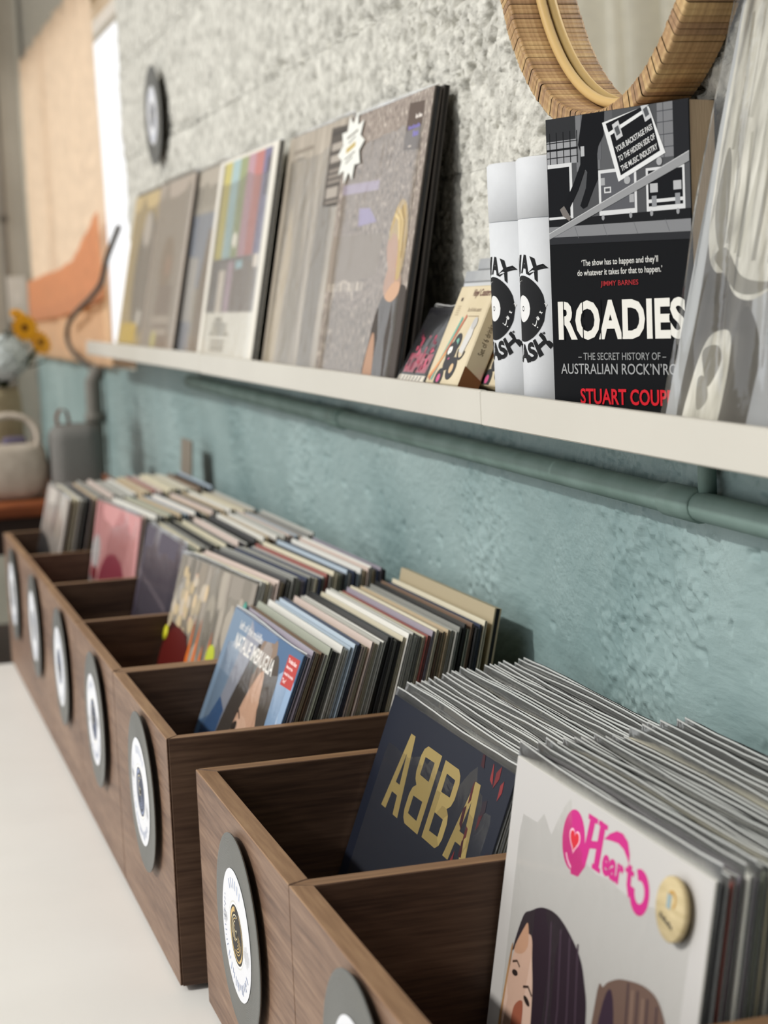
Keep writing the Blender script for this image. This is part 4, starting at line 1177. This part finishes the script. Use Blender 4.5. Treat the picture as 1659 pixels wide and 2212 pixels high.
# ---- paperback book ------------------------------------------------------------
def book():
    w, h, t = .154, .2275, .0275
    e = empty('paperback_book', (-.111, 1.3803, zs(1.40)-.0100), (0, 0, -math.pi/2+R(20)))
    tag(e, 'black paperback book about roadies standing beside two white tubes', 'book')
    M_COV = mat('#151618', .5, .2)
    box('front_cover', (0, 0, 0), (w, .0006, h), M_COV, e); box('back_cover', (0, t-.0006, 0), (w, t, h), M_COV, e); box('spine', (-.0006, 0, 0), (0, t, h), M_COV, e)
    pages = noise_mat('page_edges', '#b9a288', '#cdb79c', 60, rough=.9, stretch=(1, 40, 1))
    box('page_block', (.0002, .0008, .0008), (w-.0012, t-.0008, h-.0008), pages, e)
    p = Print(.0003, .6, .05)
    p.rect(0, 0, w, h, '#131416'); p.rect(0, .143, w, h, '#4b4c4e')
    # back wall with window grid and curtains of light
    p.rect(.0, .192, .036, .212, '#8f9092'); p.rect(.0, .210, .045, h, '#2e2f31'); p.rect(.034, .185, .062, h, '#6f7072'); p.rect(.06, .180, .075, h, '#565759')
    for i in range(5): p.rect(.0035+.0078*i, .192, .0045+.0078*i, .2165, '#17181a')
    for z in (.197, .2025, .2085): p.rect(0, z, .036, z+(.0016 if z == .2025 else .0007), '#17181a')
    p.rect(.122, .188, .138, h, '#747577'); p.rect(.138, .186, w, h, '#222326')
    for z in (.195, .204, .213, .221): p.rect(.122, z, .138, z+.0006, '#45464a')
    p.rect(.128, .188, .1286, h, '#45464a')
    p.rect(.040, .192, .062, .2275, '#5e5f62')
    # flight cases on the ground
    fr = '#c7c8c8'; blk = '#16171a'
    p.rect(.0005, .150, .0285, .1925, fr); p.rect(.0005, .152, .0255, .1895, blk)
    p.rect(.058, .150, .099, .184, fr); p.rect(.0605, .1535, .0965, .1815, '#55565a'); p.rect(.064, .1665, .0715, .171, fr); p.rect(.0652, .1675, .0703, .170, '#4a4b4e'); p.rect(.0605, .1725, .065, .178, '#9a9b9c'); p.rect(.091, .158, .096, .164, '#9a9b9c')
    p.rect(.109, .150, .1485, .1815, fr); p.rect(.1112, .1535, .1463, .1795, blk); p.rect(.1112, .156, .1463, .1585, fr); p.rect(.113, .1635, .121, .170, '#a9aaab'); p.rect(.137, .164, .145, .1705, '#a9aaab'); p.rect(.1145, .153, .1195, .161, '#85878a'); p.rect(.1385, .1535, .1435, .1615, '#85878a')
    p.rect(.0, .1425, w, .150, '#1a1b1d')
    for x in (.062, .092, .114, .141): p.ell(x, .1485, .0016, .0022, '#8d8e90', 10)
    p.poly([(0, .136), (w, .1330), (w, .1425), (0, .1445)], '#7b7c7e'); p.poly([(0, .131), (w, .128), (w, .1335), (0, .1365)], '#2b2c2f')
    for x in (.03, .062, .095, .128): p.line([(x, .1435), (x+.004, .1345)], .0005, '#5f6063')
    # worker walking up the ramp, body cropped by the top edge
    man = '#141518'
    p.poly([(.0425, h), (.0665, h), (.0650, .210), (.0590, .2020), (.0575, .1965), (.0575, .178), (.0518, .170), (.0445, .158), (.0400, .1565), (.0370, .159), (.0440, .172), (.0460, .184), (.0435, .186), (.0350, .171), (.0250, .158), (.0215, .152), (.0180, .155), (.0195, .162), (.0300, .176), (.0385, .190), (.0390, .200), (.0365, .2050)], man)
    p.poly([(.0135, .1575), (.0185, .1600), (.0260, .1505), (.0240, .1480), (.0165, .1525)], '#6f6a66'); p.rect(.0395, .196, .0435, .2035, '#a9aaab'); p.ell(.0695, .2155, .0042, .0044, '#cfd0d0', 14)
    for j in range(4): p.line([(.0665, .2175-.0019*j), (.0735, .2172-.0019*j)], .0005, '#77787a')
    # tilted flight case on the ramp
    q = lambda a, b: (.0697+(a*.0466+b*.0115), .2100+(a*.0160-b*.0345))
    p.poly([q(-.05, -.28), q(1.03, -.36), q(1.04, 1.03), q(-.03, 1.03)], '#d3d4d3'); p.poly([q(.02, -.22), q(.97, -.30), q(.97, -.02), q(.03, -.02)], blk); p.poly([q(.05, .06), q(.95, .05), q(.95, .93), q(.05, .94)], blk)
    for a in (.14, .80): p.poly([q(a, -.12), q(a+.15, -.13), q(a+.16, .22), q(a+.01, .23)], '#b9babb'); p.poly([q(a+.03, -.03), q(a+.12, -.04), q(a+.13, .14), q(a+.04, .15)], '#505255')
    for j, s in enumerate(('YOUR BACKSTAGE PASS', 'TO THE HIDDEN SIDE OF', 'THE MUSIC INDUSTRY')):
        b0 = .33+.21*j; p.text(s, 0, 0, 1, 1, '#cfcfcd', .015, pts4=(q(.09, b0+.13), q(.92, b0+.12), q(.92, b0), q(.09, b0+.01)))
    p.ell(.0895, .1745, .0035, .003, '#9d9e9f', 12); p.ell(.1235, .1855, .003, .003, '#9d9e9f', 12)
    p.poly([(0, .1395), (w, .1905), (w, .1835), (0, .1350)], '#8b8c8d'); p.line([(0, .1395), (w, .1905)], .0007, '#b4b5b5')
    # lettering
    p.text('‘The show has to happen and they’ll', .0365, .1115, .083, .0062, '#d6d5d0', .004); p.text('do whatever it takes for that to happen.’', .0315, .1040, .092, .0062, '#d6d5d0', .004)
    p.text('JIMMY BARNES', .0572, .0958, .041, .0050, '#9d2f33', .01)
    p.text('ROADIES', .0075, .0562, .139, .0305, '#d9d7cf', .035)
    for x, z0, z1 in ((.0135, .056, .087), (.0355, .074, .087), (.0355, .056, .068), (.0555, .056, .087), (.0785, .056, .087), (.1295, .0695, .074)):
        p.rect(x, z0, x+.0011, z1, '#131416')
    p.text('– THE SECRET HISTORY OF –', .0295, .0408, .0958, .0056, '#8c8d8d', .004); p.text('AUSTRALIAN ROCK’N’ROLL', .0090, .0298, .1385, .0082, '#9b9c9c', .003)
    p.text('STUART COUPE', .0305, .0066, .1010, .0122, '#c9242f', .022)
    p.clip(.0003, .0003, w-.0003, h-.0003)
    p.build('cover_print', e)
    return e
book()

# ---- two white cardboard tubes ---------------------------------------------------
M_TUBE = noise_mat('white_card', '#c6c8ca', '#cdcfd1', 30, rough=.75, bump=.05, bscale=400)
def wash_tube(y, label):
    r_, h = .0345, .2035; x = -.0735
    e = empty('cardboard_tube', (x, y, zs(y+.036)-.0098), (0, 0, 0))
    tag(e, label, 'tube', 'white record cleaner tubes')
    hz = .1535
    body = lathe('tube_body', [(.0005, 0), (r_-.0008, 0), (r_, .0008), (r_, hz), (r_-.0015, hz+.0004)], 56, M_TUBE, e)
    lid = lathe('tube_lid', [(r_-.0015, hz+.0004), (r_+.0002, hz+.0010), (r_+.0002, h-.0020), (r_-.0016, h), (.0005, h)], 56, M_TUBE, e)
    p = Print(.0002, .7); blk = '#17181a'
    cz = .0805
    # map flat art (a along the girth, b up) onto the tube, centred on the side facing the room
    p.map = lambda a, b, yy: ((r_-yy+.0001)*-math.cos(a/r_), (r_-yy+.0001)*-math.sin(a/r_), b+cz)
    # artwork x grows to the right as seen from the room, which is -Y
    def fan(x0, x1, n): return [x0+(x1-x0)*i/n for i in range(n+1)]
    def disc(rx, c):
        n = 26; V = []; Fc = []
        for i in range(n+1):
            a = -rx+2*rx*i/n; hh = math.sqrt(max(0, rx*rx-a*a)); V += [(a, -hh), (a, hh)]
        for i in range(n): Fc.append((2*i, 2*i+2, 2*i+3, 2*i+1))
        p.raw(V, Fc, c)
    disc(.0272, blk); disc(.0110, '#d8d8d6'); disc(.0022, blk); disc(.0014, '#d8d8d6')
    # tone arm
    p.line([(.0275, .0035), (.0225, -.0035), (.0185, -.0085)], .0026, '#d8d8d6'); p.poly([(.0195, -.0062), (.0212, -.0085), (.0165, -.0150), (.0132, -.0128)], '#d8d8d6'); p.ell(.0188, -.0155, .0006, .0006, '#d8d8d6', 8)
    p.line([(-.010, .020), (-.006, .0225), (-.001, .023)], .0006, '#d8d8d6')
    p.arctext('WAX', 0, 0, .0292, .0445, 128, 46, blk, .045)
    p.arctext('WASH', 0, 0, .0450, .0292, 222, 318, blk, .045)
    p.text('TM', .0235, -.0225, .0030, .0022, blk, .02, rot=35)
    p.build('tube_print', e)
    return e
wash_tube(1.5240, 'white cardboard tube with round black logo, the farther of the two')
wash_tube(1.4525, 'white cardboard tube with round black logo, half hidden by the black book')

# ---- coaster boxes, foil packets, card --------------------------------------------
M_TAN = noise_mat('kraft_card', '#c3b596', '#cdc0a3', 20, rough=.7)
def coaster_box(yfar, x, lean, label):
    w, h, t = .10, .101, .020
    y0 = yfar-w/2
    o = box('coaster_box', (0, 0, 0), (w, t, h), M_TAN, None, .0012)
    tag(o, label, 'box', 'vinyl coaster boxes')
    o.location = (x, yfar, zs(yfar)-.0098+t*math.sin(R(lean))+.0004); o.rotation_euler = (-R(lean), 0, -math.pi/2)
    p = Print(.0003, .6)
    p.text('Vinyl Coasters', .044, .0875, .050, .0095, '#6d4a45', .012, .35); p.text('Set of 6 drinks coasters', .046, .0740, .038, .0042, '#7b6a58', .0, .3); p.rect(.054, .0690, .084, .0696, '#8d7a64')
    p.rect(.014, .0850, .0165, .0885, '#5a4a42'); p.rect(.0172, .0850, .0195, .0885, '#5a4a42')
    for j in range(5): p.rect(.012, .0795-.0022*j, .022, .0799-.0022*j, '#8d7a64')
    p.line([(.016, .004), (.020, .020), (.030, .044), (.040, .068)], .0050, '#6fa594'); p.line([(.010, .004), (.018, .016), (.036, .046), (.050, .070)], .0046, '#b9745c'); p.line([(.004, .006), (.014, .014), (.030, .032)], .0040, '#d09a68')
    def dsk(x_, z_, r_, c, hole='#e6dcc0'): p.ell(x_, z_, r_, r_*.92, '#3b3b3d', 24); p.ell(x_, z_, r_*.42, r_*.40, c, 16)
    dsk(.052, .043, .0100, '#6fa594'); dsk(.046, .032, .0130, '#3b3b3d'); dsk(.044, .022, .0090, '#3b3b3d'); dsk(.063, .0165, .0125, '#cdb089'); dsk(.036, .006, .0110, '#c65c86')
    p.ell(.039, .034, .0036, .0042, '#eeeae0', 14); p.ell(.043, .035, .0030, .0036, '#eeeae0', 14); p.ell(.0405, .034, .0009, .0012, '#222222', 8); p.line([(.043, .0255), (.047, .0265)], .0016, '#c65c86')
    p.ring(.074, .036, .0110, .0085, '#3b3b3d', 180, 350, 18)
    p.poly([(.066, .034), (.079, .031), (.086, .050), (.084, .060), (.074, .062), (.070, .052)], '#c6c4bf'); p.ell(.081, .0620, .0068, .0062, '#b2b0ac', 18)
    p.clip(.0008, .0008, w-.0008, h-.0008)
    p.build('box_print', o)
    q = Print(.0003, .6); q.map = lambda a, b, yy: (w-yy, t-b, a)
    q.poly([(0, 0), (.012, 0), (.020, t), (0, t)], '#7d5434'); q.text('Set of 6 drinks coasters', .034, .0075, .050, .0055, '#4a3c2c', .0)
    q.build('side_print', o)
    return o
coaster_box(1.7306, -.1090, 25, 'tan vinyl coaster box leaning on the shelf in front of foil packets')
coaster_box(1.6620, -.0840, 25, 'second tan vinyl coaster box, half hidden behind the white tube')
M_FOIL = noise_mat('silver_film', '#9c9ea0', '#b9bbbc', 8, rough=.22, bump=.15, bscale=30, spec=.8)
for i, (yf, w_, x_, ln, h_) in enumerate(((1.785, .088, -.0715, 14, .118), (1.765, .092, -.0665, 14, .130), (1.735, .070, -.0615, 14, .137))):
    o = sleeve('foil_packet', w_, h_, .0015, M_FOIL, '#8c8d8d')
    tag(o, ('silver film packet with lowest edge behind the coaster box', 'silver film packet, the middle one behind the coaster box', 'tallest silver film packet behind the coaster box')[i], 'packet', 'silver packets behind the coaster box')
    o.location = (x_, yf, zs(1.7)-.0090); o.rotation_euler = (-R(ln), 0, -math.pi/2)
    p = Print(.0002, .3); p.rect(.002, h_-.030, w_-.002, h_-.012, '#c3c5c6'); p.rect(.002, h_-.012, w_-.002, h_-.0105, '#77797a'); p.build('packet_print', o)
cd = sleeve('pattern_card', .095, .088, .006, '#1b1a1d', '#2b2a2c')
tag(cd, 'black card with crimson pattern leaning beside the tan coaster box', 'card')
cd.location = (-.1105, 1.832, zs(1.832)-.0065); cd.rotation_euler = (-R(30), 0, -math.pi/2)
p = Print(.0003, .4); rg = random.Random(9)
p.rect(.004, .0, .091, .012, '#d9d2c4')
for i in range(7): p.line([(.008+.011*i, .001), (.013+.011*i, .011)], .003, '#4a4741')
p.rect(.004, .013, .091, .085, '#17161a'); p.rect(.012, .015, .085, .036, '#a23a52')
for _ in range(46): x = rg.uniform(.014, .08); z = rg.uniform(.016, .060); p.ell(x, z, rg.uniform(.0015, .004), rg.uniform(.002, .006), rg.choice(['#b5405a', '#7f2a41', '#17161a', '#2a1820', '#c25a70']), 8)
p.clip(.0005, .0005, .0945, .0875); p.build('card_print', cd)
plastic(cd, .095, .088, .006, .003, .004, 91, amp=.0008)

# ================================================================== MIRROR
MY, MZ, RI, RO, MD = 1.371, .971, .2085, .2255, .041
mir = empty('rattan_mirror', (XW-.004, MY, MZ))
tag(mir, 'round wall mirror in a wide frame of wrapped rattan strips', 'mirror')
M_RAT = [wood_mat('rattan_%d' % i, 'z', *c) for i, c in enumerate((('#8a6b45', '#a5835a', '#b99a6d'), ('#7c6044', '#947352', '#a88863'), ('#967750', '#b39364', '#c6a878')))]
M_RGLASS = bpy.data.materials.new('mirror_glass')
nt, b, N, L = nodes(M_RGLASS)
b.inputs['Metallic'].default_value = 1; b.inputs['Base Color'].default_value = (.93, .94, .92, 1); b.inputs['Roughness'].default_value = .012
def ring_solid(name, r0, r1, x0, x1, m, parent, seg=96):
    V = []; Fc = []
    for k in range(seg):
        a = 2*math.pi*k/seg; c_, s_ = math.cos(a), math.sin(a)
        V += [(x0, r0*c_, r0*s_), (x1, r0*c_, r0*s_), (x1, r1*c_, r1*s_), (x0, r1*c_, r1*s_)]
    for k in range(seg):
        j = (k+1) % seg
        for q in range(4): Fc.append((k*4+q, k*4+(q+1) % 4, j*4+(q+1) % 4, j*4+q))
    o = mesh_obj(name, V, Fc, m, parent)
    bm = bmesh.new(); bm.from_mesh(o.data); bmesh.ops.recalc_face_normals(bm, faces=bm.faces[:]); bm.to_mesh(o.data); bm.free()
    return o
ring_solid('frame_core', RI+.0015, RO-.0015, -.002, -MD+.0018, mat('#5a4226', .8), mir)
NST = 250
# one rattan strip wrapped round the square frame section; three lengths of the same strip shared by all
strips = []
for v_ in range(3):
    dth = 2*math.pi/NST*.492*(1, .93, .97)[v_]; e_ = .0022
    sec = [(-.001, RO), (-MD+e_, RO), (-MD+.0006, RO-.0006), (-MD, RO-e_), (-MD, RI+e_), (-MD+.0006, RI+.0006), (-MD+e_, RI), (-.001, RI)]
    V = []; Fc = []
    for i, (x_, r_) in enumerate(sec):
        bulge = .0006
        for j, (f_, dd) in enumerate(((-1, 0), (-.55, .8), (0, 1), (.55, .8), (1, 0))):
            a = f_*dth; nx_ = 0; nr = 0
            if i in (0, 1): nr = 1
            elif i in (6, 7): nr = -1
            else: nx_ = -1
            rq = r_+nr*bulge*dd; xq = x_+nx_*bulge*dd
            V.append((xq, rq*math.cos(a), rq*math.sin(a)))
    for i in range(len(sec)-1):
        for j in range(4): a = i*5+j; Fc.append((a, a+1, a+6, a+5))
    me = bpy.data.meshes.new('rattan_strip'); me.from_pydata(V, [], Fc); me.materials.append(M_RAT[v_])
    me.polygons.foreach_set('use_smooth', [True]*len(me.polygons)); strips.append(me)
rg = random.Random(17)
for k in range(NST):
    a = 360*k/NST
    o = bpy.data.objects.new('rattan_strip', strips[rg.choice([0, 0, 1, 2])])
    o.rotation_euler = (R(a+rg.uniform(-.12, .12)), R(0), 0); o.scale = (rg.uniform(.985, 1.01),)*1+(1, 1)
    link(o, mir)
V, Fc = tube_mesh([(-.0135, (RI-.0062)*math.cos(2*math.pi*k/96), (RI-.0062)*math.sin(2*math.pi*k/96)) for k in range(96)], .0042, 10, True)
mesh_obj('inner_cane', V, Fc, mat('#c2a36b', .5), mir, smooth=True)
V = [(-.0085, 0, 0)]+[(-.0085, (RI-.001)*math.cos(2*math.pi*k/96), (RI-.001)*math.sin(2*math.pi*k/96)) for k in range(96)]
V += [(-.0045, q[1], q[2]) for q in V]
Fc = [(0, 1+(k+1) % 96, 1+k) for k in range(96)]+[(97, 98+k, 98+(k+1) % 96) for k in range(96)]+[(1+k, 1+(k+1) % 96, 98+(k+1) % 96, 98+k) for k in range(96)]
mesh_obj('mirror_glass', V, Fc, M_RGLASS, mir)

# cream curtain across the room, seen in the mirror
M_CREAM = cloth_mat('cream_cloth', '#f6f1e4', .3)
def cream():
    V = []; Fc = []; nx, nz = 220, 10
    for i in range(nx+1):
        s = i/nx; y = 6.0+3.4*s
        f = math.sin(s*2*math.pi*12)+.35*math.sin(s*2*math.pi*29+1)
        for k in range(nz+1):
            z = -.70+3.9*k/nz
            V.append((-3.05+.13*f+.03*math.sin(s*9+z), y, z))
    for i in range(nx):
        for k in range(nz): a = i*(nz+1)+k; Fc.append((a, a+1, a+nz+2, a+nz+1))
    o = mesh_obj('cream_curtain', V, Fc, M_CREAM, smooth=True)
    sd = o.modifiers.new('thickness', 'SOLIDIFY'); sd.thickness = .002
    tag(o, 'cream folded curtain across the room, seen only in the mirror', 'curtain')
cream()

# ================================================================== FAR CORNER
sock = empty('wall_box', (-.082, 6.2, .60))
tag(sock, 'white plastic switch box on the beige end wall by the curtain', 'switch box')
box('box_body', (-.034, -.045, 0), (.030, 0, .145), mat('#cfc8bc', .5), sock, .004, 2)
box('rocker', (-.014, -.050, .05), (.012, -.044, .095), mat('#d9d3c8', .5), sock, .002)
cp = empty('corner_pipe', (-.112, 6.17, -.74)); tag(cp, 'thin grey pipe standing against the beige end wall', 'pipe')
V, Fc = tube_mesh([(0, 0, 0), (0, 0, 1.2), (0, 0, 2.4)], .010, 10); mesh_obj('pipe_run', V, Fc, mat('#7d7468', .5), cp, smooth=True)
V, Fc = tube_mesh([(0, .004, 1.66), (0, .004, 1.68)], .014, 10); mesh_obj('pipe_clip', V, Fc, mat('#6a6258', .5), cp, smooth=True)

def smooth_path(pts, n=8):
    out = []; P = [Vector(p) for p in pts]
    for i in range(len(P)-1):
        p0 = P[max(0, i-1)]; p1 = P[i]; p2 = P[i+1]; p3 = P[min(len(P)-1, i+2)]
        for k in range(n):
            t = k/n
            out.append(.5*((2*p1)+(p2-p0)*t+(2*p0-5*p1+4*p2-p3)*t*t+(3*p1-p0-3*p2+p3)*t**3))
    out.append(P[-1]); return out
cb = tube('cable', smooth_path([(-.058, 4.03, .80), (-.075, 4.12, .735), (-.08, 4.20, .685), (-.082, 4.37, .655), (-.08, 4.66, .625), (-.08, 4.86, .59), (-.08, 4.90, .55), (-.075, 4.80, .515), (-.06, 4.66, .488), (-.055, 4.62, .47)]), .0065, mat('#4a443e', .5), None, 8)
tag(cb, 'dark cable looping in front of the shaded lower curtain at the shelf end', 'cable')

# grey fabric speaker with leather strap
sp = empty('speaker', (-.195, 3.93, .2405)); tag(sp, 'grey fabric speaker with a brown leather strap on the side table', 'speaker')
M_FAB = noise_mat('grey_fabric', '#6f6d69', '#7d7b76', 300, rough=.95, bump=.3, bscale=900)
def rbox(name, sx, sy, sz, r_, m, parent, loc=(0, 0, 0), n=8, taper=1.0):
    bm = bmesh.new(); bmesh.ops.create_cube(bm, size=1)
    for v in bm.verts:
        k = taper if v.co.z > 0 else 1
        v.co = Vector((v.co.x*sx*k, v.co.y*sy*k, (v.co.z+.5)*sz))
    bmesh.ops.bevel(bm, geom=bm.edges[:], offset=r_, segments=n, affect='EDGES', profile=.5)
    me = bpy.data.meshes.new(name); bm.to_mesh(me); bm.free(); me.materials.append(m)
    me.polygons.foreach_set('use_smooth', [True]*len(me.polygons))
    o = bpy.data.objects.new(name, me); o.location = loc
    return link(o, parent)
rbox('speaker_body', .106, .11, .150, .030, M_FAB, sp, taper=.96)
rbox('base_ring', .090, .10, .006, .0028, M_BLACK, sp, n=3)
strap = smooth_path([(-.030, 0, .140), (-.032, 0, .165), (-.024, 0, .181), (-.012, 0, .178), (-.008, 0, .160), (-.006, 0, .142)], 5)
V = []; Fc = []
for q in strap:
    for dy in (-.014, .014):
        for dx in (-.0018, .0018): V.append((q.x+dx, q.y+dy, q.z))
for i in range(len(strap)-1):
    a = i*4; bq = a+4
    for s_, t_ in ((0, 1), (1, 3), (3, 2), (2, 0)): Fc.append((a+s_, a+t_, bq+t_, bq+s_))
mesh_obj('leather_strap', V, Fc, mat('#6b3318', .5), sp, smooth=False)

# pale tote bag with handles
bgm = noise_mat('pale_canvas', '#b3a697', '#c2b6a7', 60, rough=.95, bump=.3, bscale=500)
bag = empty('tote_bag', (-.325, 3.95, .2405)); bag.scale = (1.15, 1.1, 1.05); tag(bag, 'pale canvas bag with rounded handle on the side table', 'bag')
def bag_body():
    prof = [(.030, .0), (.052, .004), (.060, .022), (.063, .06), (.060, .095), (.053, .112)]
    V = []; Fc = []; seg = 36
    for r_, z in prof:
        for k in range(seg):
            a = 2*math.pi*k/seg; c_, s_ = math.cos(a), math.sin(a)
            f = 1+.03*math.sin(3*a+z*40)
            V.append((r_*1.05*f*(abs(c_)**.7)*(1 if c_ > 0 else -1), r_*.8*f*(abs(s_)**.7)*(1 if s_ > 0 else -1), z))
    for i in range(len(prof)-1):
        for k in range(seg): Fc.append((i*seg+k, i*seg+(k+1) % seg, (i+1)*seg+(k+1) % seg, (i+1)*seg+k))
    Fc.append(tuple(range(seg))[::-1])
    o = mesh_obj('bag_body', V, Fc, bgm, bag, smooth=True)
    sd = o.modifiers.new('thickness', 'SOLIDIFY'); sd.thickness = .003
bag_body()
for yy in (-.035, .035):
    tube('bag_handle', smooth_path([(-.045, yy, .09), (-.052, yy, .13), (-.030, yy*.8, .158), (0, yy*.7, .166), (.030, yy*.8, .158), (.048, yy, .13), (.043, yy, .09)], 5), .006, bgm, bag, 8)
pou = rbox('purple_pouch', .050, .036, .125, .010, noise_mat('purple_felt', '#5c5468', '#6b6276', 80, rough=.9), None, (-.315, 3.95, .2450), 4)
tag(pou, 'dark purple pouch poking out of the pale bag', 'pouch')

# vase with flowers
vs_ = empty('flower_vase', (-.335, 4.13, .2405)); tag(vs_, 'tan stoneware vase of yellow and pale blue flowers on the side table', 'vase')
lathe('vase_body', [(.001, .003), (.040, .003), (.043, .0), (.050, .03), (.056, .09), (.058, .15), (.055, .205), (.050, .228), (.046, .226), (.050, .19), (.001, .19)], 40, noise_mat('stoneware', '#988a6d', '#b0a284', 14, rough=.8, bump=.1), vs_)
M_LEAF = mat('#232a14', .6); M_LEAF2 = mat('#4c5a26', .6); M_YEL = mat('#eaa410', .5); M_BLU = mat('#c9cfcc', .6); M_STEM = mat('#38401f', .6); M_CORE = mat('#6b3e0c', .7)
def leaf_mesh(l, wd, bend):
    V = []; Fc = []; n = 6
    for i in range(n+1):
        t = i/n; w_ = wd*math.sin(math.pi*min(.98, .08+t*.92))**.8; z = l*t; y = bend*t*t
        V += [(-w_, y, z), (0, y+wd*.25, z), (w_, y, z)]
    for i in range(n):
        for j in range(2): a = i*3+j; Fc.append((a, a+1, a+4, a+3))
    return V, Fc
LM = []
for l, wd, bd, m in ((.085, .018, .03, M_LEAF), (.07, .022, .02, M_LEAF), (.10, .014, .045, M_LEAF2)):
    V, Fc = leaf_mesh(l, wd, bd); me = bpy.data.meshes.new('leaf'); me.from_pydata(V, [], Fc); me.materials.append(m); LM.append(me)
rg = random.Random(31)
for k in range(44):
    o = bpy.data.objects.new('leaf', LM[0 if k < 20 else (1 if k < 36 else 2)])
    a = rg.uniform(0, 360); tl = rg.uniform(30, 105)
    o.location = (.02*math.cos(R(a)), .02*math.sin(R(a)), .225+rg.uniform(0, .055)); o.rotation_euler = (R(tl), 0, R(a)+math.pi/2)
    link(o, vs_)
def petals(n, l, wd, lift):
    V = []; Fc = []
    for k in range(n):
        a = 2*math.pi*k/n; c_, s_ = math.cos(a), math.sin(a)
        prof = [(.10, .25), (.55, 1.0), (.85, .75), (1.0, .25)]
        b0 = len(V)
        for t, w_ in prof:
            for sg in (-1, 1):
                rx = l*t; ry = wd*w_*sg; z = lift*t*(1.6-t)
                V.append((rx*c_-ry*s_, rx*s_+ry*c_, z))
        for i in range(3): q = b0+2*i; Fc.append((q, q+1, q+3, q+2))
    return V, Fc
def flower(loc, rot, sc):
    e = bpy.data.objects.new('yellow_flower', None); link(e, vs_); e.location = loc; e.rotation_euler = rot; e.scale = (sc,)*3; e.empty_display_size = .01
    V, Fc = petals(14, .030, .006, .012); mesh_obj('petals', V, Fc, M_YEL, e)
    V, Fc = petals(12, .021, .005, .016); o = mesh_obj('petals', V, Fc, M_YEL, e); o.rotation_euler = (0, 0, .2)
    lathe('flower_heart', [(.0002, .010), (.006, .009), (.008, .004), (.006, 0)], 14, M_CORE, e)
for loc, rot, sc in (((.066, -.055, .352), (R(75), 0, R(20)), 1.05), ((.098, -.04, .318), (R(70), 0, R(35)), .95), ((.060, .02, .38), (R(40), R(20), 0), .6), ((-.05, -.05, .35), (R(60), 0, R(-20)), .9)):
    flower(loc, rot, sc)
    tube('stem', smooth_path([(0, 0, .19), (loc[0]*.5, loc[1]*.5, .26), (loc[0], loc[1], loc[2]-.004)], 4), .0022, M_STEM, vs_, 6)
hyd = bmesh.new(); rg = random.Random(4)
for k in range(150):
    v = Vector((rg.gauss(0, 1), rg.gauss(0, 1), rg.gauss(0, 1))).normalized()
    m4 = Matrix.Translation(v*.046) @ v.to_track_quat('Z', 'Y').to_matrix().to_4x4() @ Matrix.Rotation(rg.uniform(0, 3), 4, 'Z')
    for q in range(4):
        a = q*math.pi/2; c_, s_ = math.cos(a), math.sin(a)
        vv = [hyd.verts.new(m4 @ Vector((c_*x-s_*y, s_*x+c_*y, z))) for x, y, z in ((0, 0, 0), (.008, -.006, .002), (.013, 0, .003), (.008, .006, .002))]
        hyd.faces.new(vv)
bmesh.ops.create_icosphere(hyd, subdivisions=2, radius=.044)
me = bpy.data.meshes.new('hydrangea_head'); hyd.to_mesh(me); hyd.free(); me.materials.append(M_BLU)
o = bpy.data.objects.new('hydrangea_head', me); o.location = (.022, -.06, .292); link(o, vs_); o['label'] = 'pale blue hydrangea head'
tube('stem', [(0, 0, .19), (.012, -.03, .235), (.022, -.055, .255)], .003, M_STEM, vs_, 6)
